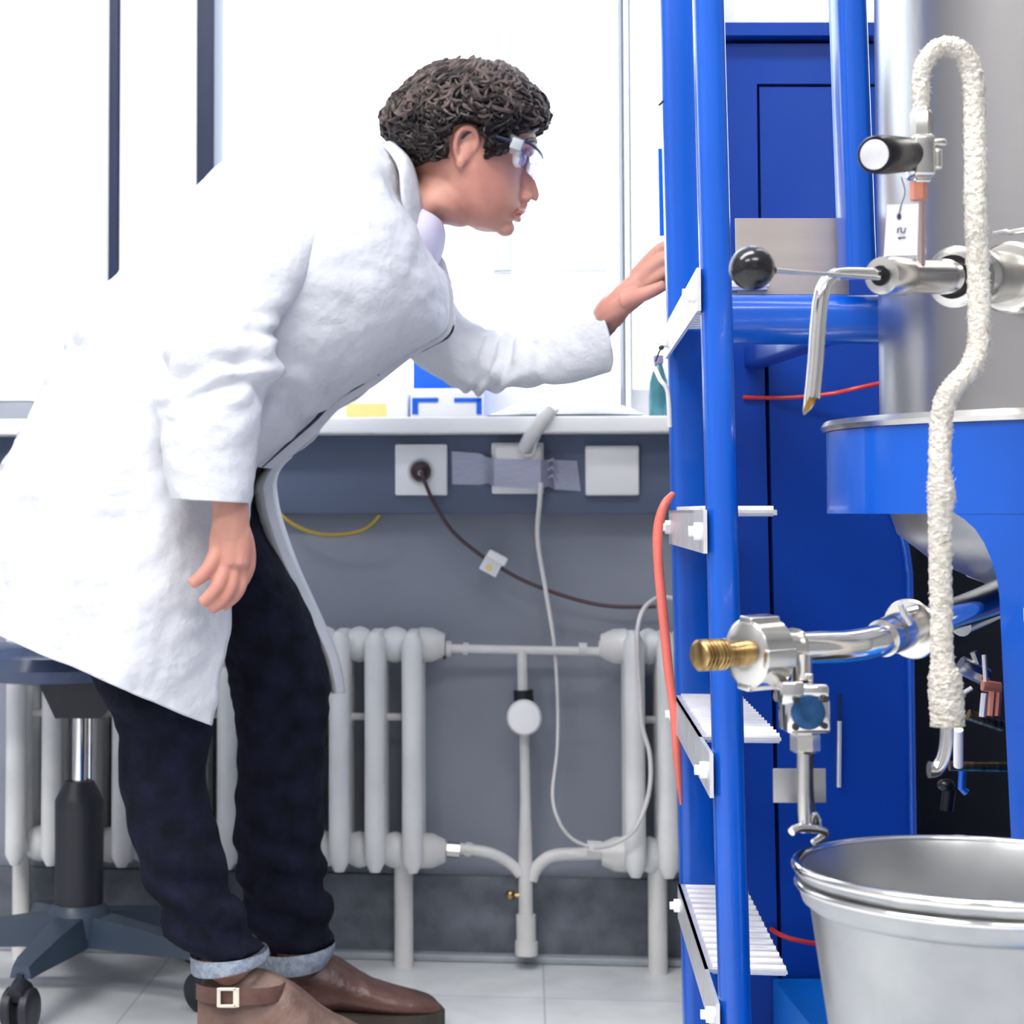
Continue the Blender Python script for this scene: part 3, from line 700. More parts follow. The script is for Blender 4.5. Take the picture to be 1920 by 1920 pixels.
# ================================================================== TANK
TX, TY, TR, RR = .733, 1.75, .2136, .2625
TK = thing('storage_tank', 'large brushed steel cylindrical tank standing in the blue support ring', 'tank', (TX, TY, .80))
zr0, zr1 = .7185, .795
m = MB().lathe((TX, TY, 0), (0, 0, 1), [(zr1 + .006, TR), (.95, TR), (1.02, TR + .0003), (1.6, TR), (1.95, TR), (2.02, TR * .96), (2.09, TR * .8), (2.13, TR * .5), (2.14, .02)], 128)
part(m, 'shell', M['tank'], TK)
part(MB().lathe((TX, TY, 0), (0, 0, 1), [(zr0 + .01, TR - .006), (.70, TR - .014), (.675, TR - .045), (.655, TR - .09), (.64, .05), (.638, .01)], 96), 'bottom_dome', mat('satin dome steel', (.50, .49, .48), .35, 1.0, noise_scale=8, amount=.1), TK)
part(MB().lathe((TX, TY, 0), (0, 0, 1), [(zr1 - .0005, TR - .01), (zr1 - .0005, RR + .003), (zr1 + .004, RR + .005), (zr1 + .009, RR + .002), (zr1 + .010, TR - .01)], 128, cap=False), 'rim_flange', M['satin'], TK)
sm_ = MB()
zs = .985
for k in range(160):
    a0 = math.radians(-60 + 130 * k / 160)
wv = MB(); pts = []
for k in range(61):
    a0 = math.radians(-10 + 60 * k / 60); pts.append(Vector((TX - (TR + .0004) * math.sin(a0), TY - (TR + .0004) * math.cos(a0), .955 + .0016 * noise.noise(Vector((k * .6, 0, 0))))))
wv.tube(pts, .0022, 8)
part(wv, 'weld_seam', M['satin'], TK)
def cyl_grid(R, rows, n, th):
    """rows: (z, phi_left, phi_right) -> solid curved plate"""
    mb = MB(); m = len(rows)
    for R_ in (R, R - th):
        for z, a, b in rows:
            for i in range(n + 1):
                f = math.radians(a + (b - a) * i / n); mb.v.append(Vector((TX - R_ * math.sin(f), TY - R_ * math.cos(f), z)))
    K = m * (n + 1)
    for q in (0, K):
        for k in range(m - 1):
            for i in range(n):
                a = q + k * (n + 1) + i; mb.f.append([a, a + 1, a + n + 2, a + n + 1])
    for k in range(m - 1):
        for i in (0, n):
            a = k * (n + 1) + i; mb.f.append([a, a + n + 1, K + a + n + 1, K + a])
    for i in range(n):
        for k in (0, m - 1):
            a = k * (n + 1) + i; mb.f.append([a, a + 1, K + a + 1, K + a])
    return mb
def phi_of(px):
    best = min(range(0, 900), key=lambda d: abs(600 + 3600 * (TX - RR * math.sin(math.radians(d / 10))) / (TY - RR * math.cos(math.radians(d / 10))) - px)); return best / 10
RG = thing('support_ring', 'glossy blue cylindrical support ring with an arched opening under the tank', 'stand', (TX, TY, .15))
rg = MB(); 
rg.lathe((TX, TY, 0), (0, 0, 1), [(zr0, RR - .006), (zr0, RR), (zr1 - .001, RR), (zr1 - .001, RR - .006)], 128, cap=False)
rg.f += [[(3 * 128) + i, (3 * 128) + (i + 1) % 128, (i + 1) % 128, i] for i in range(128)]
part(rg, 'ring_band', M['blue'], RG)
rows = []
for px, py in ((1786, 966), (1806, 974), (1826, 992), (1843, 1018), (1857, 1052), (1866, 1085), (1870, 1120), (1874, 1250), (1884, 1560), (1890, 1900)):
    ph = phi_of(px); D = TY - RR * math.cos(math.radians(ph)); rows.append((at(px, py, D).z, ph, -115))
rows[0] = (zr0 + .001, rows[0][1], -115); rows[-1] = (.152, rows[-1][1], -115)
part(cyl_grid(RR - .0004, rows, 60, .006), 'skirt', M['blue'], RG)
for px, y0, y1, hh in ((1916, 1140, 1166, 0), (1922, 1488, 1512, 0)):
    ph = phi_of(px); D = TY - RR * math.cos(math.radians(ph))
    z0_, z1_ = at(px, y1, D).z, at(px, y0, D).z
    rws = [(z0_, ph, ph - 9), (z1_, ph, ph - 9)]
    mb = cyl_grid(RR + .0006, rws, 8, .0008)
    part(mb, 'white_label', M['paper'], RG)

# nozzle with valve and lever
NZ = thing('drain_nozzle', 'horizontal steel nozzle with union nut sticking out of the tank towards the lever', 'nozzle', at(1885, 520, 1.57))
p_t = at(1915, 521, 1.602); p_e = at(1652, 517, 1.436); ax = (p_e - p_t).normalized(); Lz = (p_e - p_t).length
def seg(a, b, ra, rb=None, n=36): return [(a, ra), (b, rb or ra)]
part(MB().lathe(p_t, ax, [(-.02, .030), (.022, .030), (.026, .0275), (.027, .024), (.027, .0)], 48, cap=False), 'tank_flange', M['satin'], NZ)
part(MB().lathe(p_t, ax, [(.012, .0215), (.085, .0215)], 40), 'stub', M['satin'], NZ)
part(MB().lathe(p_t, ax, [(.078, .021), (.080, .0245), (.094, .0250), (.096, .0235), (.100, .0235), (.102, .0255), (.118, .0245), (.121, .020)], 40), 'union_nut', M['satin'], NZ)
part(MB().lathe(p_t, ax, [(.1195, .0165), (.1215, .0175), (.1225, .0175), (.1230, .013)], 36), 'seal_ring', M['black'], NZ)
part(MB().lathe(p_t, ax, [(.122, .0142), (.19, .0132), (Lz - .03, .0128)], 36), 'barrel', M['chrome'], NZ)
part(MB().lathe(p_t, ax, [(Lz - .034, .0125), (Lz - .032, .0150), (Lz - .006, .0152), (Lz - .001, .0140), (Lz, .0085)], 36), 'end_cap', M['satin'], NZ)
part(MB().lathe(p_e + ax * -.001, ax, [(0, .0078), (.003, .0078), (.0035, .005)], 24), 'dark_bore', M['black'], NZ)
pb = MB(); pth = [at(1650, 515, 1.438), at(1620, 513, 1.430), at(1585, 513, 1.421), at(1562, 518, 1.415), at(1546, 536, 1.411), at(1539, 562, 1.409), at(1534, 610, 1.409), at(1529, 680, 1.409), at(1522, 752, 1.409)]
P_, R_ = cr(pth, [.0046, .0046, .0047, .0050, .0054, .0056, .0057, .0057, .0057], 8)
pb.tube(P_, R_, 24, caps=False)
e = P_[-1]; dn = (P_[-1] - P_[-2]).normalized()
for i in range(24):
    v = pb.v[-24 + i]; pb.v[-24 + i] = v + dn * (-(v.x - e.x) * 1.3 + (v.y - e.y) * 1.3)
outp = part(pb, 'outlet_pipe', M['chrome'], NZ)
inn = MB().tube(P_[-14:], [.0050] * 14, 24, caps=False)
for i in range(24):
    v = inn.v[-24 + i]; inn.v[-24 + i] = v + dn * (-(v.x - e.x) * 1.3 + (v.y - e.y) * 1.3 - .0008)
inn.f.append(list(range(24)))
part(inn, 'pipe_bore', M['copper_in'], outp)
lv = MB().tube([at(1648, 521, 1.43), at(1600, 518, 1.415), at(1500, 511, 1.385), at(1440, 506, 1.372)], [.0019, .0017, .0016, .0020], 10)
lever = part(lv, 'lever_rod', M['satin'], NZ)
part(MB().ell(at(1410, 503, 1.368), (.0160, .0160, .0160), 40, 24), 'ball_knob', mat('speckled black ball', (.006, .006, .008), .16, noise_scale=400, color2=(.014, .014, .018), coat=.2, spec=.4), lever)
part(MB().lathe(at(1452, 507, 1.374), (at(1400, 503, 1.366) - at(1452, 507, 1.374)), [(0, .003), (.004, .0045), (.006, .005)], 12), 'knob_ferrule', M['black'], lever)

# small needle valve above the nozzle
DV = 1.462
NV = thing('needle_valve', 'small steel needle valve with a black knob above the nozzle', 'valve', at(1728, 300, DV))
def vb(mb, x0, y0, x1, y1, dep=.03, bev=.002, D=DV):
    a, b = at(x0, y1, D), at(x1, y0, D); return mb.box(((a.x + b.x) / 2, D, (a.z + b.z) / 2), (b.x - a.x, dep, b.z - a.z), None, bev)
part(MB().tube([at(1727, 497, DV), at(1727, 372, DV)], .0033, 12), 'stem_pipe', mat('rosy steel tube', (.66, .52, .48), .2, 1.0, noise_scale=20, amount=.1), NV)
part(MB().lathe(at(1722, 376, DV), (0, 0, 1), [(0, .0050), (.001, .0063), (.014, .0063), (.015, .005)], 6), 'copper_nut', M['copper'], NV)
body = MB(); vb(body, 1706, 256, 1745, 335, .026, .003); vb(body, 1740, 262, 1772, 276, .012, .002); vb(body, 1744, 280, 1762, 322, .018, .003); vb(body, 1712, 333, 1742, 345, .014, .002)
part(body, 'valve_body', M['satin'], NV)
part(MB().lathe(at(1728, 252, DV), (0, 0, 1), [(-.003, .006), (-.002, .0085), (.016, .0085), (.018, .0070), (.021, .0065)], 6), 'hex_nut', M['satin'], NV)
ka, kb = at(1706, 290, DV), at(1640, 290, DV - .052)
kx = (kb - ka)
kl = kx.length
kn = MB().lathe(ka, kx, [(-.004, .0085), (.000, .0105), (.003, .0130), (kl * .35, .0138), (kl * .7, .0146), (kl - .002, .0142), (kl, .0132), (kl, .0112)], 40)
k_o = part(kn, 'knob', M['black'], NV)
part(MB().lathe(ka + kx * 1.0, kx, [(-.001, .0110), (.0008, .0110), (.0012, .0100), (.0012, .0)], 36, cap=False), 'knob_disc', M['alu'], k_o)
part(MB().lathe(ka, kx, [(-.009, .0115), (-.004, .0125), (-.001, .0115)], 32), 'bonnet', M['satin'], NV)
# tag on a string
TG = thing('identification_tag', 'small white handwritten tag hanging on a string under the black knob', 'tag', at(1690, 430, 1.44))
DT = 1.425
part(MB().tube([at(1690, 332, DT), at(1697, 360, DT), at(1690, 384, DT), at(1686, 404, DT)], .0004, 6, sub=6), 'string', M['ink'], TG)
cd = part(MB().prism([at(1664, 384, DT + .001), at(1722, 382, DT + .001), at(1720, 478, DT + .001), at(1658, 480, DT + .001)], (0, .0008, 0)), 'card', M['paper'], TG, smooth=False)
ik = MB()
for st in ([(1684, 446), (1698, 445)], [(1688, 448), (1684, 446)], [(1683, 437), (1684, 428), (1690, 427), (1690, 436), (1696, 436), (1698, 427)]):
    ik.tube([at(x, y, DT - .0002) for x, y in st], .0005, 6)
part(ik, 'handwriting', M['ink'], cd)
part(MB().ell(at(1686, 406, DT), (.0016, .0008, .0025)), 'knot', M['ink'], TG)

# braided hose
hp = [(1728, 207, 1.462, 15), (1727, 150, 1.462, 16), (1737, 112, 1.462, 17), (1760, 90, 1.462, 18), (1785, 88, 1.46, 19), (1810, 106, 1.46, 20), (1824, 150, 1.46, 20), (1828, 220, 1.46, 20), (1829, 300, 1.455, 20.5), (1830, 400, 1.45, 20.5), (1834, 500, 1.45, 20.5), (1836, 590, 1.445, 20.5), (1834, 650, 1.44, 20.5), (1818, 692, 1.435, 20), (1790, 722, 1.43, 20), (1772, 755, 1.43, 20.5), (1764, 800, 1.43, 20), (1762, 880, 1.425, 20), (1765, 925, 1.425, 25), (1763, 965, 1.425, 22), (1763, 1050, 1.425, 20), (1765, 1150, 1.425, 20), (1767, 1240, 1.425, 21), (1771, 1268, 1.425, 29), (1775, 1320, 1.425, 31), (1777, 1362, 1.425, 30)]
P_, R_ = cr([at(a, b, c) for a, b, c, r in hp], [r * 1.45 / 3600 for *_, r in hp], 14)
h = MB().tube(P_, R_, 26)
for i, v in enumerate(h.v):
    k = min(i // 26, len(P_) - 1); d = v - P_[k]; j = i % 26
    tw = math.sin(2 * math.pi * (j / 26 * 3 + k * .33)) * .0004
    h.v[i] = v + d.normalized() * (.0013 * N(v, 420) + .0007 * N(v, 900) + tw)
HO = h.build('braided_hose', M['rope'], sharp=80); tag(HO, 'white braided insulated hose looping over the valve and hanging before the tank', 'hose')
fz = MB()
for i in range(150):
    k = random.randrange(6, len(P_) - 2); a = random.random() * 6.28; d = Vector((math.cos(a), -abs(math.sin(a)) * .3, math.sin(a) * .4)).normalized()
    p = P_[k] + d * R_[k] * .9; fz.tube([p, p + d * .0015 + Vector((0, 0, random.uniform(-.002, .002))), p + d * .0028 + Vector((0, 0, random.uniform(-.003, .003)))], [.0005, .0004, .0002], 4)
part(fz, 'loose_fibres', M['rope'], HO); HO.children[0]['kind'] = 'stuff'
tp_ = MB().tube([at(1776, 1356, 1.425), at(1774, 1395, 1.425), at(1767, 1425, 1.425), at(1755, 1442, 1.425), at(1742, 1443, 1.425)], [.0050, .0048, .0048, .0052, .0062], 16, sub=6)
part(tp_, 'end_pipe', M['chrome'], HO)

# lower pipe run
LP = thing('lower_pipe', 'polished steel pipe with brass threaded end rising into the arch', 'pipe', at(1500, 1215, 1.43))
def dl_(px): return 1.40 + max(0, px - 1300) * .00022 + max(0, px - 1650) * .00035
def lp(px, py): return at(px, py, dl_(px))
brs = MB(); P0, P1 = lp(1308, 1229), lp(1398, 1225); bx = P1 - P0; prf = [(0, .0085), (.0005, .0100)]
for k in range(7):
    q = .001 + k * bx.length / 13; prf += [(q, .0104), (q + .0008, .0116), (q + .0018, .0116), (q + .0025, .0104)]
prf += [(bx.length * .60, .0098), (bx.length, .0100)]
part(brs.lathe(P0, bx, prf, 32), 'threaded_end', M['brass'], LP)
nt = MB(); P0, P1 = lp(1392, 1226), lp(1452, 1221); bx = (P1 - P0)
nt.lathe(P0, bx, [(0, .012), (.001, .022), (.004, .0255), (bx.length - .002, .0255), (bx.length, .0235), (bx.length + .001, .013)], 40)
u = bx.normalized().orthogonal().normalized(); w = bx.normalized().cross(u)
for k in range(4):
    a = math.radians(55 + 90 * k); d = (u * math.cos(a) + w * math.sin(a)); c = P0 + bx * .5 + d * .0245
    ex = Matrix((bx.normalized(), d, bx.normalized().cross(d))).transposed()
    nt.box(c, (bx.length * .92, .006, .014), ex, .0015)
part(nt, 'union_nut', M['satin'], LP)
part(MB().tube([lp(1448, 1219), lp(1490, 1216), lp(1540, 1214), lp(1590, 1212), lp(1640, 1203), lp(1685, 1186), lp(1730, 1170), lp(1790, 1150), lp(1840, 1133), lp(1900, 1110)], [.0125] * 6 + [.0125, .0125, .0135, .015], 28, sub=6), 'tube', M['chrome'], LP)
for a, b, r in ((1452, 1486, .0135), (1486, 1492, .0155), (1655, 1668, .0145), (1672, 1690, .0150)):
    y = lambda p: 1216 if p < 1600 else 1203 - (p - 1640) * .40
    part(MB().tube([lp(a, y(a)), lp(b, y(b))], r, 28), 'clamp_collar', M['satin'], LP)
cdv = (lp(1730, 1168) - lp(1690, 1184))
part(MB().lathe(lp(1706, 1180), cdv, [(0, .023), (.0012, .024), (.0022, .023)], 36), 'clamp_disc', M['satin'], LP)
part(MB().tube([at(1688, 1132, 1.47), at(1694, 1150, 1.475), at(1706, 1170, 1.48)], .0022, 8).tube([at(1700, 1145, 1.50), at(1720, 1140, 1.5)], .0026, 8), 'wing_screw', M['satin'], LP)
# valve hanging under it
DW = 1.418
BV = thing('shutoff_valve', 'steel block valve with a blue round face under the lower pipe', 'valve', at(1505, 1330, DW))
part(MB().tube([at(1503, 1232, DW + .012), at(1503, 1280, DW + .006)], .0075, 16), 'neck', M['satin'], BV)
b = MB(); vb(b, 1458, 1275, 1500, 1318, .03, .002, DW); vb(b, 1494, 1280, 1546, 1308, .03, .003, DW); vb(b, 1468, 1306, 1548, 1372, .03, .003, DW); vb(b, 1512, 1262, 1522, 1282, .01, .001, DW)
part(b, 'valve_block', M['chrome'], BV)
fc = MB(); c = at(1515, 1336, DW - .016); fc.lathe(c + Vector((0, .002, 0)), (0, -1, 0), [(0, .0125), (.0030, .0125), (.0034, .0115), (.0030, .004)], 28)
part(fc, 'blue_face', M['blueplate'], BV)
for x, y in ((1492, 1312), (1546, 1310), (1490, 1363), (1544, 1360)):
    part(MB().lathe(at(x, y, DW - .014), (0, -1, 0), [(0, .0025), (.004, .0025)], 8), 'screw', M['brass'] if x % 2 else M['dark_metal'], BV)
part(MB().lathe(at(1510, 1412, DW), (0, 0, 1), [(0, .008), (.002, .0108), (.013, .0108), (.016, .009)], 6), 'hex_nut', M['satin'], BV)
part(MB().tube([at(1506, 1412, DW), at(1506, 1480, DW), at(1508, 1530, DW), at(1510, 1560, DW)], .0046, 14), 'down_pipe', M['satin'], BV)
part(MB().tube([at(1524, 1408, DW + .01), at(1521, 1440, DW + .012), at(1523, 1500, DW + .01), at(1530, 1540, DW), at(1522, 1562, DW)], .0016, 8, sub=5), 'steel_wire', M['dark_metal'], BV)
part(vb(MB(), 1450, 1441, 1548, 1505, .0015, .0006, DW + .025), 'square_plate', mat('translucent grey plate', (.42, .42, .44), .3, .6, noise_scale=20, amount=.1), BV)
part(MB().tube([at(1508, 1470, DW + .0245), at(1508, 1470, DW)], .0022, 8), 'plate_pin', M['satin'], BV)
rd = thing('thin_rod', 'thin steel rod with a white lower half fixed on the blue door beside the valve', 'rod', at(1575, 1400, 2.375))
part(MB().tube([at(1574, 1302, 2.377), at(1576, 1330, 2.377), at(1574, 1356, 2.377)], .0012, 6), 'wire', M['dark_metal'], rd)
part(MB().tube([at(1574, 1352, 2.375), at(1573, 1476, 2.375)], .0030, 10), 'rod', M['alu'], rd)

# fittings inside the arch
IF = thing('pipe_fittings', 'cluster of steel and copper pipe fittings inside the dark arch', 'fittings', at(1840, 1300, 1.75))
DI = 1.78
part(MB().box(at(1848, 1066, DI), (.024, .03, .024), Matrix.Rotation(.35, 3, 'Y'), .003), 'white_block', M['plastic'], IF)
part(MB().tube([at(1862, 1092, DI), at(1868, 1125, DI)], .008, 12), 'elbow', M['satin'], IF)
part(MB().tube([at(1780, 1436, 1.70), at(1900, 1438, 1.70)], .0045, 12), 'cross_rod', M['brass'], IF)
part(MB().tube([at(1797, 1368, 1.66), at(1797, 1436, 1.68)], .0042, 12), 'white_stub', M['plastic'], IF)
part(MB().tube([at(1800, 1246, 1.66), at(1850, 1270, 1.66)], .008, 8).tube([at(1825, 1222, 1.66), at(1840, 1262, 1.66)], .003, 8), 'tee', M['satin'], IF)
part(MB().tube([at(1842, 1285, 1.65), at(1875, 1290, 1.65)], .005, 8).tube([at(1862, 1290, 1.65), at(1858, 1342, 1.65)], .0035, 8).tube([at(1872, 1292, 1.65), at(1868, 1342, 1.65)], .0035, 8), 'copper_fitting', M['copper'], IF)
part(MB().tube([at(1845, 1228, 1.64), at(1848, 1278, 1.64)], .002, 8).tube([at(1802, 1302, 1.64), at(1822, 1290, 1.64)], .002, 8).tube([at(1846, 1300, 1.64), at(1842, 1344, 1.64)], .003, 8), 'steel_tubes', M['alu'], IF)
part(MB().tube([at(1815, 1340, 1.68), at(1880, 1362, 1.68)], .005, 10), 'angled_rod', M['brass'], IF)
part(MB().tube([at(1780, 1480, 1.75), at(1775, 1520, 1.75)], .006, 10).ell(at(1774, 1472, 1.75), (.008, .008, .006)), 'dark_tap', M['black'], IF)
part(MB().tube([at(1805, 1440, 1.72), at(1803, 1478, 1.72), at(1812, 1486, 1.72)], .0035, 10), 'blue_spout', M['blue'], IF)
part(MB().tube([at(1800, 1170, 1.78), at(1840, 1152, 1.80), at(1900, 1125, 1.84)], .012, 16), 'rear_pipe', M['satin'], IF)

# ================================================================== BUCKET
BX, BY, BR, BZ = .4696, 1.37, .1300, .468
BK = thing('metal_bucket', 'large tapered galvanised metal bucket with a rolled rim on the blue platform', 'bucket', (BX, BY, .15))
rb_ = .080; zb0 = .1505
def br_(z): return rb_ + (BR - .006 - rb_) * (z - zb0) / (BZ - zb0)
pr = [(zb0, .01), (zb0, rb_)] + [(z, br_(z)) for z in (.20, .30, .38, BZ - .030)] + [(BZ - .026, BR - .005), (BZ - .020, BR - .003), (BZ - .016, BR - .001), (BZ - .012, BR - .004), (BZ - .009, BR - .003)] + \
     [(BZ - .006, BR), (BZ - .002, BR + .0005), (BZ, BR - .003), (BZ - .001, BR - .006), (BZ - .006, BR - .008)] + [(z, br_(z) - .004) for z in (BZ - .03, .38, .30, .20)] + [(zb0 + .003, rb_ - .004), (zb0 + .003, .01)]
part(MB().lathe((BX, BY, 0), (0, 0, 1), pr, 128), 'bucket_body', M['zinc'], BK)
rim = MB()
for rz, rr, r_ in ((BZ - .001, BR - .0005, .0036), (BZ - .0135, BR - .0015, .0026)):
    rim.tube([Vector((BX + rr * math.cos(a), BY + rr * math.sin(a), rz)) for a in [2 * math.pi * i / 120 for i in range(121)]], r_, 10)
part(rim, 'rolled_rim', M['chrome'], BK)
hc_ = MB(); a = at(1484, 1560, 1.405); b = at(1540, 1556, 1.42)
hc_.tube([a, at(1500, 1552, 1.41), b, at(1545, 1566, 1.425), at(1525, 1580, 1.42)], [.0030, .0034, .0034, .0030, .0026], 10, sub=5)
hc_.tube([at(1520, 1552, 1.42), at(1526, 1528, 1.42), at(1534, 1532, 1.42), at(1538, 1554, 1.42)], .0018, 8, sub=5)
part(hc_, 'handle_hook', M['chrome'], BK)

# ================================================================== PERSON
DP = 2.62
PE = thing('person', 'person in a white lab coat, dark jeans and safety goggles leaning towards the ladder', 'person', (at(480, 1800, DP).x, DP, 0))
# ---- body: every volume below is fused into one continuous skin
B = MB()
# skull and face
B.loft([((905, 133), (850, 133), DP, .020), ((955, 155), (800, 158), DP, .052), ((990, 200), (757, 212), DP, .070), ((1003, 245), (748, 262), DP, .075), ((1002, 272), (758, 295), DP, .074),
        ((984, 300), (775, 322), DP, .071), ((979, 330), (792, 345), DP, .068), ((977, 360), (808, 368), DP, .064), ((977, 385), (822, 388), DP, .058), ((968, 405), (842, 403), DP, .051),
        ((952, 424), (868, 416), DP, .040), ((928, 435), (890, 428), DP, .022)], n=48, sub=5, ex=2.15, egg=.28)
# nose, lips, chin, brow, cheeks
B.tube([at(985, 292, DP), at(988, 314, DP), at(996, 340, DP), at(1003, 366, DP), at(1000, 376, DP)], [.0060, .0062, .0064, .0066, .0045], 14, sub=4)
B.tube([at(976, 310, DP), at(983, 340, DP), at(988, 368, DP)], [.0085, .0105, .0110], 14, sub=4)
for s in (-1, 1):
    B.ell(at(987, 373, DP) + Vector((0, .0105 * s, 0)), (.0080, .0056, .0052), 12, 8)
    B.tube([at(1000, 280, DP) + Vector((0, .012 * s, 0)), at(992, 282, DP) + Vector((0, .034 * s, 0)), at(972, 290, DP) + Vector((0, .055 * s, 0))], [.006, .0065, .005], 10)
B.tube([at(983, 378, DP), at(976, 394, DP)], .0075, 10)
B.tube([at(976, 399, DP) + Vector((0, -.019, 0)), at(981, 396, DP), at(976, 399, DP) + Vector((0, .019, 0))], [.003, .0045, .003], 10)
B.tube([at(969, 411, DP) + Vector((0, -.017, 0)), at(974, 412, DP), at(969, 411, DP) + Vector((0, .017, 0))], [.003, .0042, .003], 10)
B.ell(at(948, 428, DP), (.0135, .017, .011), 14, 10)
# neck and throat
B.loft([((880, 330), (785, 300), DP, .050), ((898, 400), (782, 330), DP, .055), ((872, 425), (775, 350), DP, .054), ((830, 420), (765, 360), DP, .055), ((805, 445), (740, 370), DP, .066), ((770, 500), (690, 400), DP, .09)], n=32, sub=5)
# ears
for s in (-1, 1):
    Y = Vector((0, .071 * s, 0)); ang = .35
    B.tube([at(852, 318, DP) + Y, at(846, 300, DP) + Y * 1.08, at(850, 274, DP) + Y * 1.16, at(866, 262, DP) + Y * 1.17, at(882, 268, DP) + Y * 1.12, at(887, 285, DP) + Y * 1.04, at(880, 303, DP) + Y * 1.0], [.0040, .0045, .0048, .0045, .0040, .0036, .003], 10, sub=5)
    B.ell(at(866, 300, DP) + Y * 1.0, (.011, .006, .020), 14, 10, Matrix.Rotation(.25, 3, 'Y'))
    B.ell(at(856, 322, DP) + Y * 1.04, (.007, .005, .010), 12, 8)
# torso, slim under the coat
B.loft([((775, 470), (690, 330), DP, .09), ((750, 540), (600, 345), DP, .13), ((710, 590), (490, 390), DP, .14), ((600, 660), (350, 520), DP, .13), ((490, 740), (220, 650), DP, .125), ((400, 860), (140, 810), DP, .14), ((370, 950), (140, 920), DP, .14), ((320, 1020), (180, 1000), DP, .11)], n=32, sub=4)
# near arm and forearm
def limb(pts): return B.tube([at(a, b, c) for a, b, c, r in pts], [r for *_, r in pts], 18, sub=5)
limb([(600, 440, 2.56, .040), (530, 480, 2.50, .038), (450, 590, 2.43, .034), (408, 700, 2.39, .031), (396, 790, 2.38, .031), (410, 870, 2.375, .028), (430, 935, 2.37, .0230), (433, 985, 2.37, .0235), (433, 1010, 2.37, .020)])
limb([(740, 500, 2.70, .038), (780, 560, 2.74, .036), (825, 620, 2.75, .034), (880, 672, 2.75, .029), (950, 684, 2.722, .028), (1020, 674, 2.668, .027), (1065, 656, 2.62, .0235), (1105, 638, 2.58, .0185), (1134, 600, 2.545, .0203), (1150, 580, 2.52, .0215), (1166, 567, 2.51, .018)])
# legs and feet inside the clothes
limb([(270, 980, 2.56, .065), (265, 1150, 2.53, .060), (300, 1350, 2.51, .043), (310, 1450, 2.51, .040), (345, 1620, 2.51, .036), (425, 1790, 2.51, .032), (440, 1880, 2.51, .032), (520, 1930, 2.50, .028), (600, 1965, 2.50, .022)])
limb([(300, 970, 2.68, .065), (430, 1080, 2.71, .060), (520, 1290, 2.72, .048), (528, 1400, 2.72, .045), (525, 1600, 2.72, .040), (560, 1780, 2.72, .034), (575, 1850, 2.72, .030), (650, 1868, 2.72, .026), (740, 1885, 2.72, .020)])
# near hand: hanging, fingers loosely curled
DH = 2.37
def hand_tube(pts, n=12): return B.tube([at(a, b, c) for a, b, c, r in pts], [r for *_, r in pts], n, sub=4)
for off, w in ((-.012, .0155), (.0, .0175), (.012, .0155)):
    hand_tube([(432 + off * 500, 938, DH, w * .6), (432 + off * 900, 970, DH, w * .88), (432 + off * 1400, 1010, DH - .002, w), (430 + off * 1500, 1060, DH - .002, w * .9)])
hand_tube([(410, 1030, DH - .006, .0115), (394, 1062, DH - .012, .0100), (376, 1082, DH - .014, .0088), (357, 1096, DH - .012, .0070)])
hand_tube([(420, 1055, DH - .004, .0115), (413, 1090, DH - .012, .0098), (397, 1114, DH - .014, .0088), (377, 1131, DH - .010, .0070)])
hand_tube([(437, 1060, DH, .0115), (433, 1098, DH - .006, .0098), (418, 1124, DH - .008, .0086), (394, 1144, DH - .004, .0070)])
hand_tube([(452, 1058, DH + .006, .0105), (452, 1092, DH + .003, .0090), (440, 1118, DH + .002, .0080), (415, 1140, DH + .004, .0064)])
hand_tube([(447, 985, DH + .012, .0135), (461, 1022, DH + .016, .0120), (465, 1060, DH + .014, .0100), (455, 1090, DH + .008, .0085)])
# far hand reaching behind the ladder rail
DF = 2.50
for off, w in ((-.010, .0135), (.003, .0150), (.014, .0125)):
    hand_tube([(1120, 610 + off * 400, DF + .04, w * .5), (1142, 582 + off * 700, DF + .012, w * .85), (1175, 556 + off * 1100, DF, w), (1203, 533 + off * 1200, DF - .005, w * .92)])
hand_tube([(1192, 520, DF, .0112), (1216, 490, DF - .012, .0100), (1240, 466, DF - .022, .0088), (1262, 456, DF - .028, .0072)])
hand_tube([(1198, 530, DF - .004, .0110), (1224, 502, DF - .020, .0098), (1248, 486, DF - .032, .0086), (1270, 482, DF - .040, .0070)])
hand_tube([(1202, 540, DF - .004, .0105), (1230, 522, DF - .020, .0094), (1252, 508, DF - .030, .0084), (1272, 504, DF - .038, .0070)])
hand_tube([(1204, 548, DF + .006, .0098), (1232, 536, DF, .0086), (1254, 526, DF - .006, .0078), (1272, 524, DF - .010, .0066)])
hand_tube([(1168, 566, DF - .012, .0120), (1196, 556, DF - .026, .0105), (1222, 546, DF - .036, .0092), (1248, 534, DF - .040, .0075)])
body = link_mesh('body', remesh(B, .0023, 5), M['skin'], PE)
# eyes, brows, lips
for s in (-1, 1):
    ey = part(MB().ell(at(966, 306, DP) + Vector((0, .031 * s, 0)), (.0120, .0120, .0120), 20, 14), 'eye', M['eye'], PE)
    part(MB().ell(at(976, 308, DP) + Vector((0, .031 * s, 0)), (.0052, .0055, .0055), 16, 10), 'iris', M['dark_metal'], ey)
    part(MB().tube([at(1003, 274, DP) + Vector((0, .014 * s, 0)), at(998, 270, DP) + Vector((0, .030 * s, 0)), at(980, 276, DP) + Vector((0, .052 * s, 0))], [.002, .0034, .0016], 8, sub=4), 'eyebrow', M['hair'], PE)
lp_ = MB()
lp_.tube([at(966, 403, DP) + Vector((0, -.024, 0)), at(976, 400, DP) + Vector((0, -.011, 0)), at(980, 398, DP), at(976, 400, DP) + Vector((0, .011, 0)), at(966, 403, DP) + Vector((0, .024, 0))], [.0010, .0026, .0030, .0026, .0010], 10, sub=4)
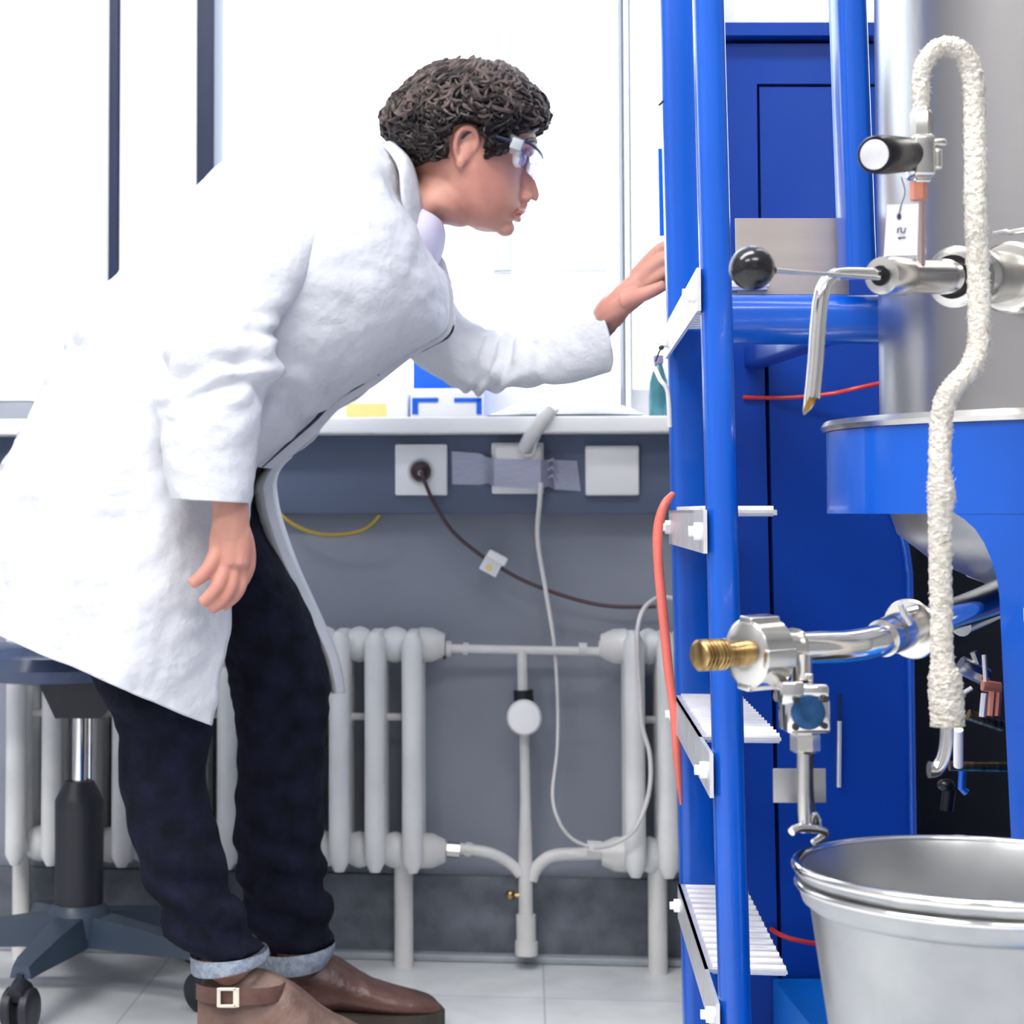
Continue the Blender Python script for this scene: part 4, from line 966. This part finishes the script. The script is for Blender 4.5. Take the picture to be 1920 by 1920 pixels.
lp_.tube([at(964, 405, DP) + Vector((0, -.021, 0)), at(970, 408, DP) + Vector((0, -.009, 0)), at(973, 409, DP), at(970, 408, DP) + Vector((0, .009, 0)), at(964, 405, DP) + Vector((0, .021, 0))], [.0010, .0028, .0034, .0028, .0010], 10, sub=4)
part(lp_, 'lips', M['lips'], PE)

# ---- hair: a cap with curly locks laid over it
HC = [((925, 122), (832, 122), DP, .030), ((972, 148), (780, 150), DP, .066), ((1006, 182), (742, 182), DP, .083), ((1022, 218), (724, 214), DP, .089), ((1012, 244), (728, 244), DP, .088),
      ((980, 266), (742, 270), DP, .088), ((970, 286), (754, 290), DP, .087), ((956, 301), (764, 306), DP, .085), ((922, 312), (774, 320), DP, .078)]
def clump(p): return 1 + .055 * N(p, 26) + .03 * N(p, 60)
hb_ = MB().loft(HC, n=64, sub=6, ex=2.2)
ear_c = at(868, 295, DP - .08)
for i, v in enumerate(hb_.v):
    q = v - at(DP and 870, 210, DP); 
    f = clump(v) - .01
    v2 = at(870, 210, DP) + Vector((q.x * f, q.y * f, q.z * f))
    # leave the ears free
    for s in (-1, 1):
        e = at(866, 298, DP) + Vector((0, .075 * s, 0)); d = math.hypot(v2.x - e.x, (v2.z - e.z) * .75)
        if d < .026 and (v2.y - DP) * s > 0: v2.y = DP + s * min(abs(v2.y - DP), .064)
    hb_.v[i] = v2
hair = part(hb_, 'hair', M['hair'], PE)
lk, lk2 = MB(), MB()
A_ = [at(*q[0], q[2]) for q in HC]; B_ = [at(*q[1], q[2]) for q in HC]; W_ = [q[3] for q in HC]
def surf(u, t, out=1.0):
    u = max(0, min(len(HC) - 1.001, u)); k = int(u); f = u - k
    a = A_[k].lerp(A_[k + 1], f); b = B_[k].lerp(B_[k + 1], f); w = W_[k] * (1 - f) + W_[k + 1] * f
    out = out * clump((a + b) / 2 + (a - b) / 2 * math.cos(t) + Vector((0, -w * math.sin(t), 0)))
    return (a + b) / 2 + (a - b) / 2 * math.cos(t) * out + Vector((0, -w * math.sin(t) * out, 0))
rnd = random.Random(3)
def near_ear(p):
    for s in (-1, 1):
        e = at(866, 300, DP) + Vector((0, .075 * s, 0))
        if math.hypot(p.x - e.x, (p.z - e.z) * .7) < .025 and (p.y - DP) * s > .03: return True
    return False
for i in range(3000):
    u = 8 * rnd.random() ** .85; t = rnd.uniform(0, 2 * math.pi)
    if u > 3.6 and (math.cos(t) > .80): continue
    ln = rnd.uniform(.8, 1.5); dt = rnd.uniform(-.25, .25) + (.22 if math.sin(t) > 0 else -.22) * (-1 if rnd.random() < .5 else 1)
    ph = rnd.uniform(0, 6.28); amp = rnd.uniform(.02, .075); pts = []; ok = True; arc = rnd.uniform(2.5, 5.5) * (1 if rnd.random() < .5 else -1); ra = rnd.uniform(.25, .5); rb2 = rnd.uniform(.06, .13)
    for k in range(8):
        f = k / 7; o = 1.0 + .035 * math.sin(math.pi * f) + amp * .8 * math.sin(ph + f * 5) + .012
        th = ph + f * arc
        p = surf(u + ln * f * .45 + ra * math.sin(th) - ra * math.sin(ph), t + dt * f * .5 + rb2 * (math.cos(th) - math.cos(ph)), o)
        if near_ear(p): ok = False
        pts.append(p)
    if not ok or u + ln * .45 > 7.8: continue
    r = rnd.uniform(.0014, .0031)
    top = u < 3.4 and rnd.random() < .72  # upper curls paler: light from above put into the hair colour
    (lk2 if top else lk).tube(pts, [r * .5, r, r * 1.1, r * 1.1, r, r * .9, r * .6, r * .2], 6)
for i in range(150):       # crown
    a = rnd.uniform(0, 6.28); r0 = rnd.random() * 1.0
    ph = rnd.uniform(0, 6.28); pts = []
    for k in range(7):
        f = k / 6; pts.append(surf(r0 + f * 1.2, a + f * .5, 1.0 + .04 * math.sin(f * 8 + ph)) + Vector((0, 0, .003 + .004 * math.sin(f * 9 + ph))))
    lk2.tube(pts, [.0015, .0035, .004, .004, .0035, .0025, .001], 6)
part(lk, 'dark_curls', M['hair'], hair)['kind'] = 'stuff'
part(lk2, 'lit_curls', M['hair_lit'], hair)['kind'] = 'stuff'

# ---- goggles
GG = empty('safety_goggles'); GG.parent = PE; GG.location = world_of(PE).inverted() @ at(985, 305, DP)
def band(mb, top, bot, th=.0014):
    b0 = len(mb.v); k = len(top); c = sum(top, Vector()) / k
    for a, b in zip(top, bot):
        d = Vector((a.x - c.x, a.y - c.y, 0)).normalized() * th
        mb.v += [a, b, a + d, b + d]
    for i in range(k - 1):
        q = b0 + 4 * i
        mb.f += [[q, q + 1, q + 5, q + 4], [q + 2, q + 6, q + 7, q + 3], [q, q + 4, q + 6, q + 2], [q + 1, q + 3, q + 7, q + 5]]
    mb.f += [[b0, b0 + 2, b0 + 3, b0 + 1], [b0 + 4 * k - 4, b0 + 4 * k - 3, b0 + 4 * k - 1, b0 + 4 * k - 2]]
    return mb
def gpt(px, py, y): return at(px, py, DP) + Vector((0, y, 0))
def sweep(ps, dy=0):
    near = [gpt(x, y, -w) for x, y, w in ps]; far = [gpt(x, y, w) for x, y, w in reversed(ps)]
    P, _ = cr(near + far[0 if ps[-1][2] else 1:], [0] * (2 * len(ps) - (0 if ps[-1][2] else 1)), 4); return P
lt = sweep([(972, 284, .074), (988, 289, .066), (1004, 296, .046), (1013, 300, .022), (1014, 301, .0)])
lb_ = sweep([(962, 326, .072), (975, 335, .064), (990, 342, .044), (1000, 345, .022), (1001, 338, .0)])
part(band(MB(), lt, lb_), 'lens', M['lens'], GG)
part(MB().tube(lt, .0024, 8), 'top_frame', M['frame_d'], GG)
for s in (-1, 1):
    a = MB(); a.prism([gpt(948, 272, .077 * s), gpt(974, 283, .077 * s), gpt(964, 316, .077 * s), gpt(944, 306, .077 * s)], (0, .0015 * s, 0))
    part(a, 'side_shield', M['lens_side'], GG, smooth=False)
    part(MB().box(gpt(958, 291, .079 * s), (.016, .003, .016), Matrix.Rotation(.35, 3, 'Y'), .002), 'side_arm_block', mat('grey goggle plastic', (.42, .46, .48), .25, noise_scale=20, amount=.1), GG)
    part(MB().tube([gpt(954, 286, .078 * s), gpt(915, 276, .080 * s), gpt(875, 268, .078 * s), gpt(858, 280, .072 * s)], .0018, 8, sub=4), 'temple_arm', M['frame_d'], GG)

# ---- trousers
T = MB()
T.loft([((430, 860), (90, 810), DP, .165), ((440, 930), (75, 920), DP, .18), ((430, 1010), (80, 1010), DP, .18), ((400, 1080), (110, 1060), DP, .16)], n=36, sub=4)
T.loft([((410, 1000), (90, 960), 2.54, .090), ((405, 1120), (112, 1120), 2.52, .092), ((408, 1220), (152, 1240), 2.515, .088), ((404, 1300), (190, 1300), 2.51, .080), ((398, 1375), (221, 1370), 2.51, .074), ((386, 1440), (223, 1440), 2.51, .070),
        ((404, 1540), (236, 1540), 2.51, .066), ((428, 1640), (268, 1640), 2.51, .062), ((458, 1715), (308, 1725), 2.51, .060), ((498, 1775), (358, 1798), 2.51, .058)], n=40, sub=6)
T.loft([((470, 930), (150, 930), 2.69, .090), ((506, 1010), (260, 1030), 2.71, .096), ((572, 1125), (392, 1140), 2.72, .092), ((603, 1210), (416, 1215), 2.72, .084), ((621, 1290), (430, 1290), 2.72, .076), ((612, 1370), (442, 1370), 2.72, .070),
        ((605, 1480), (441, 1480), 2.72, .066), ((606, 1600), (440, 1600), 2.72, .064), ((618, 1690), (452, 1690), 2.72, .062), ((624, 1765), (488, 1785), 2.72, .060)], n=40, sub=6)
me = remesh(T, .0055, 3)
for v in me.vertices:
    p = v.co.copy(); n_ = v.normal.copy(); low = max(0, min(1, (.55 - p.z) / .45)); kn = math.exp(-((p.z - .46) / .05) ** 2)
    w = .0055 * noise.noise(Vector((p.x * 14 + p.z * 6, p.y * 14, p.z * 34))) * (.45 + low) + .004 * kn * noise.noise(Vector((p.x * 10, p.y * 10, p.z * 60)))
    fold = math.exp(-((p.z - .18) / .09) ** 2) * .006 * math.sin(p.z * 120 + p.x * 40)
    v.co = p + n_ * (w + fold)
link_mesh('jeans', me, M['denim'], PE)
T = MB().loft([((503, 1776), (356, 1789), 2.51, .062), ((506, 1788), (358, 1818), 2.51, .063), ((502, 1796), (362, 1824), 2.51, .061), ((495, 1796), (370, 1820), 2.51, .052)], n=36, sub=3, caps=False)
part(T, 'turn_up', M['denim_l'], PE)
T = MB().loft([((628, 1764), (487, 1782), 2.72, .064), ((627, 1782), (492, 1806), 2.72, .065), ((612, 1806), (500, 1818), 2.72, .062), ((600, 1806), (512, 1814), 2.72, .054)], n=36, sub=3, caps=False)
part(T, 'turn_up', M['denim_l'], PE)

# ---- shoes
def shoe(heel, D, L, name, leather, strap, parent):
    x0 = at(heel, 1900, D).x
    # stations along the foot: x, half width, sole top, upper top
    hh = .022 if strap else 0
    stn = [(0, .022, .024, .080 + hh), (.012, .034, .024, .104 + hh), (.045, .040, .024, .110 + hh), (.080, .042, .024, .108 + hh), (.115, .042, .024, .090 + hh), (.150, .044, .022, .068 + hh * .6), (.185, .046, .020, .055 + hh * .2), (.215, .043, .020, .048), (.238, .032, .020, .040), (L, .012, .020, .028)]
    k = L / .25; stn = [(x * k if x < L else x, w, a, b) for x, w, a, b in stn]
    X, _ = cr([Vector((s[0], s[1], s[3])) for s in stn], [s[2] for s in stn], 5); Z0 = _
    up = MB(); n = 28; rows = []
    for (p, z0) in zip(X, Z0):
        r = []
        for i in range(n):
            a = 2 * math.pi * i / n; c, s_ = math.cos(a), math.sin(a)
            y = math.copysign(abs(c) ** .75, c) * p.y; h = (p.z - z0)
            z = z0 + h * (.5 + .5 * math.copysign(abs(s_) ** .8, s_))
            if s_ > 0: y *= (1 - .25 * s_ * (h > .05))
            r.append(Vector((x0 + p.x, D + y, z + .0012 * noise.noise(Vector((p.x * 60, y * 60, z * 60))))))
        b0 = len(up.v); up.v += r
        if b0: up.f += [[b0 - n + i, b0 - n + (i + 1) % n, b0 + (i + 1) % n, b0 + i] for i in range(n)]
    up.f += [list(range(n)), [len(up.v) - n + i for i in range(n)]]
    root = part(up, name, leather, parent)
    so = MB(); ol = [(p.x, p.y + .005) for p in X]
    out = [(x0 + x - .004 * (i == 0), D - y) for i, (x, y) in enumerate(ol)] + [(x0 + x, D + y) for x, y in reversed(ol)]
    out[len(ol) - 1] = (x0 + L + .004, D - .010)
    so.prism([(x, y, 0.0015) for x, y in out], (0, 0, .026))
    part(so, 'sole', M['sole'], root, smooth=False)
    if strap:
        s = MB(); pts = []
        for i in range(17):
            a = math.pi * i / 16; pts.append(Vector((x0 + .055 - .062 * math.cos(a * 1) * .9, D - .047 * math.sin(a) ** .6 - .002, .108)))
        band(s, [p + Vector((0, 0, .010)) for p in pts], [p - Vector((0, 0, .010)) for p in pts], .0025)
        part(s, 'ankle_strap', M['leather'], root)
        c = Vector((x0 + .040, D - .053, .108))
        bk = MB()
        for dx, dz, sx_, sz_ in ((-.011, 0, .005, .024), (.011, 0, .008, .024), (0, .0105, .022, .004), (0, -.0105, .022, .004)):
            bk.box(c + Vector((dx, 0, dz)), (sx_, .004, sz_), None, .001)
        part(bk, 'buckle', mat('pale brass buckle', (.85, .76, .62), .3, .6, noise_scale=20, amount=.1), root)
    return root
shoe(372, 2.505, .27, 'shoe', M['leather_g'], True, PE)
shoe(493, 2.72, .25, 'shoe', M['leather'], False, PE)

# ---- shirt collar and inner garment
part(MB().loft([((833, 427), (766, 392), DP, .058), ((836, 448), (752, 380), DP, .066), ((828, 484), (730, 390), DP, .078), ((800, 540), (690, 400), DP, .10)], n=36, sub=5, caps=False), 'shirt', M['shirt'], PE)

# ---- lab coat: a sheet swept from the near front edge round the back to the far front edge
CR = [  # near edge, far edge, back, half width, start angle (deg)
    ((790, 452), (790, 452), (722, 268), .058, 4), ((822, 490), (832, 486), (650, 262), .140, 3), ((838, 560), (850, 560), (540, 268), .185, 3), ((828, 622), (842, 626), (412, 312), .200, 3),
    ((765, 668), (776, 668), (305, 420), .202, 3), ((690, 716), (706, 722), (207, 528), .200, 4), ((612, 758), (640, 764), (138, 625), .200, 5), ((556, 818), (585, 822), (84, 720), .205, 6),
    ((484, 876), (520, 880), (34, 820), .212, 14), ((474, 930), (516, 940), (-8, 900), .218, 26), ((455, 1040), (548, 1040), (-40, 980), .225, 34), ((436, 1140), (592, 1140), (-62, 1050), .230, 38),
    ((415, 1250), (628, 1230), (-76, 1110), .234, 40), ((396, 1356), (642, 1300), (-86, 1150), .236, 42)]
NU, SUBV = 160, 14
ctl = [[Vector((*q[0], 0)), Vector((*q[1], 0)), Vector((*q[2], 0))] for q in CR]
rowsN, sc1 = cr([c[0] for c in ctl], [q[3] for q in CR], SUBV); rowsF, sc2 = cr([c[1] for c in ctl], [q[4] for q in CR], SUBV); rowsB, _ = cr([c[2] for c in ctl], [0] * len(CR), SUBV)
C = MB(); nv = len(rowsN)
for k in range(nv):
    w = sc1[k]; a0 = math.radians(sc2[k]); vv = k / (nv - 1)
    for i in range(NU + 1):
        f = i / NU
        if f <= .5:
            E = rowsN[k]; g = f * 2; phi = a0 + (math.pi - a0) * g; sgn = -1
        else:
            E = rowsF[k]; g = (1 - f) * 2; phi = a0 * .8 + (math.pi - a0 * .8) * g; sgn = 1
        c0 = math.cos(a0 if f <= .5 else a0 * .8); x = (math.cos(phi) + 1) / (c0 + 1)     # 1 at the edge, 0 at the back
        Bk = rowsB[k]; px = Bk.x + (E.x - Bk.x) * x; py = Bk.y + (E.y - Bk.y) * x
        sn = abs(math.sin(phi)) ** .85
        P = at(px, py, DP) + Vector((0, sgn * w * sn, 0))
        # keep the picture position of the row while it moves in depth
        q = at(px, py, DP + sgn * w * sn)
        P = P.lerp(q, .85)
        C.v.append(P)
for k in range(nv - 1):
    for i in range(NU):
        a = k * (NU + 1) + i; C.f.append([a, a + 1, a + NU + 2, a + NU + 1])
me = bpy.data.meshes.new('coat'); me.from_pydata([tuple(v) for v in C.v], [], C.f); me.update()
nn = [v.normal.copy() for v in me.vertices]
ctr = at(300, 800, DP)
for idx, v in enumerate(me.vertices):
    k, i = divmod(idx, NU + 1); vv = k / (nv - 1); p = v.co.copy(); n_ = nn[idx]
    if n_.y * (p.y - DP) < 0: n_ = -n_
    # waist and elbow creases across the body, long soft folds down the skirt
    up = max(0, 1 - vv * 1.6); dn = max(0, vv - .45)
    w = .010 * up * noise.noise(Vector((p.x * 9 - p.z * 12, p.y * 7, p.z * 5 + p.x * 4)))
    w += .0045 * noise.noise(Vector((p.x * 22, p.y * 18, p.z * 26))) + .002 * noise.noise(Vector((p.x * 55, p.y * 40, p.z * 60)))
    w += .022 * dn * math.sin((i / NU) * 46 + 2.2 * noise.noise(Vector((i * .02, vv * 2, 0))) + vv * 2) * (.4 + .6 * noise.noise(Vector((i * .05, 4, 1))) )
    cr_ = math.exp(-((vv - .47) / .07) ** 2) * .006 * math.sin(p.z * 95 + p.x * 30 + 3 * noise.noise(p * 8))
    v.co = p + n_ * (w + cr_)
o = link_mesh('lab_coat', me, M['coat'], PE)
sd = o.modifiers.new('thickness', 'SOLIDIFY'); sd.thickness = .0028; sd.offset = -1
sd.use_rim = True
pk = MB(); NP = 8 * SUBV + 1
for k in range(NP):
    a0 = math.radians(sc2[k]); eN, eF = rowsN[k], rowsF[k]; Bk = rowsB[k]
    yn = sc1[k] * abs(math.sin(a0)) ** .85
    di = (Bk - eN).normalized() * 26
    a = at(eN.x + di.x, eN.y + di.y, DP - yn * .9 + .006); b = at(eF.x, eF.y, DP - .004); c = at(eF.x, eF.y, DP + yn * .9)
    for j in range(7): pk.v.append(a.lerp(b, j / 6) if j < 6 else b)
    pk.v.append(c)
for k in range(NP - 1):
    for j in range(7): q = k * 8 + j; pk.f.append([q, q + 1, q + 9, q + 8])
pl_ = part(pk, 'under_placket', M['coat'], o)
fp = MB(); R0_ = int(7.6 * SUBV); cnt = 0
for k in range(R0_, nv):
    f = (k - R0_) / (nv - 1 - R0_); eF = rowsF[k]; wd = 14 + 22 * min(1, f * 5) * (1 - .75 * max(0, f - .45) / .55)
    fl = 1.5 * math.sin(f * 9)
    for j, (dx, dd) in enumerate(((1, .012), (-.15, -.030), (-.55, -.040), (-1, -.034))):
        D_ = DP + sc1[k] * abs(math.sin(math.radians(sc2[k]) * .8)) ** .85 + dd
        fp.v.append(at(eF.x + (wd * dx if dx < 0 else 3) + fl, eF.y, D_))
    cnt += 1
for k in range(cnt - 1):
    for j in range(3): q = k * 4 + j; fp.f.append([q, q + 1, q + 5, q + 4])
ff = part(fp, 'front_facing', M['coat'], o)
sd = ff.modifiers.new('thickness', 'SOLIDIFY'); sd.thickness = .002
# dark gap and far front panel peeping out between the buttons
part(MB().tube([at(x, y, D) for x, y, D in ((492, 876, 2.545), (545, 828, 2.565), (590, 788, 2.575), (624, 750, 2.585), (648, 736, 2.59), (684, 719, 2.60))], [.001, .0022, .0028, .0040, .0040, .0008], 8, sub=6, flat=.5), 'placket_gap', M['lining'], o)
part(MB().prism([at(701, 683, 2.585), at(712, 686, 2.585), at(735, 664, 2.585), (at(710, 704, 2.585)), at(703, 700, 2.585)], (0, .01, 0)), 'dark_garment', M['lining'], o)

# ---- sleeves
def sleeve(st, wr, seed, name='sleeve'):
    s = MB().loft(st, n=64, sub=16, ex=2.1, caps=False)
    me = bpy.data.meshes.new(name); me.from_pydata([tuple(v) for v in s.v], [], s.f); me.update()
    nr = len(s.v) // 64; bm = bmesh.new(); bm.from_mesh(me); bmesh.ops.recalc_face_normals(bm, faces=bm.faces); bm.to_mesh(me); bm.free()
    nn = [v.normal.copy() for v in me.vertices]
    for idx, v in enumerate(me.vertices):
        k = idx // 64; f = k / (nr - 1); p = v.co.copy()
        e = .3 + 1.2 * math.exp(-((f - .6) / .22) ** 2)
        w = wr * e * noise.noise(Vector((p.x * 16 + seed, p.y * 9, p.z * 20))) + wr * .5 * noise.noise(Vector((p.x * 38, p.y * 30 + seed, p.z * 44))) * e
        cz = .0045 * math.exp(-((f - .58) / .12) ** 2) * math.sin(f * 70 + 4 * noise.noise(p * 12))
        v.co = p + nn[idx] * (w + cz)
    o = link_mesh(name, me, M['coat'], PE)
    sd = o.modifiers.new('thickness', 'SOLIDIFY'); sd.thickness = .0025; sd.offset = -1
    return o
sleeve([((668, 392), (470, 330), 2.52, .050), ((640, 430), (425, 400), 2.485, .062), ((592, 500), (385, 480), 2.45, .066), ((545, 570), (352, 560), 2.42, .064), ((508, 625), (326, 640), 2.395, .062), ((520, 685), (301, 725), 2.38, .060),
        ((495, 765), (297, 790), 2.375, .057), ((480, 850), (304, 862), 2.37, .052), ((473, 944), (323, 936), 2.365, .047)], .009, 1)
sleeve([((790, 470), (700, 640), 2.76, .060), ((838, 545), (742, 650), 2.77, .062), ((868, 590), (792, 690), 2.77, .060), ((905, 614), (852, 726), 2.755, .058), ((955, 625), (905, 741), 2.72, .056), ((1010, 622), (985, 731), 2.67, .054),
        ((1062, 603), (1068, 716), 2.61, .052), ((1117, 570), (1144, 700), 2.555, .050)], .008, 5)
# ---- coat collar standing round the neck
cl = MB(); top = [(787, 446, -.046), (786, 390, -.066), (770, 322, -.064), (745, 282, -.030), (738, 272, .0), (745, 282, .030), (770, 322, .064), (786, 390, .066), (792, 440, .046)]
bot = [(788, 470, -.070), (752, 410, -.100), (742, 340, -.092), (720, 290, -.045), (712, 280, .0), (720, 290, .055), (742, 340, .102), (752, 400, .094), (796, 452, .056)]
Tt, _ = cr([gpt(*q) for q in top], [0] * 9, 6); Bb, _ = cr([gpt(*q) for q in bot], [0] * 9, 6)
n = len(Tt); K = 6
for j in range(K):
    f = j / (K - 1)
    for a, b in zip(Tt, Bb):
        p = a.lerp(b, f); p += Vector((0, (p.y - DP) * .05 * math.sin(math.pi * f), .006 * math.sin(math.pi * f))); cl.v.append(p)
for j in range(K - 1):
    for i in range(n - 1): cl.f.append([j * n + i, j * n + i + 1, (j + 1) * n + i + 1, (j + 1) * n + i])
co = part(cl, 'coat_collar', M['coat'], o)
sd = co.modifiers.new('thickness', 'SOLIDIFY'); sd.thickness = .003
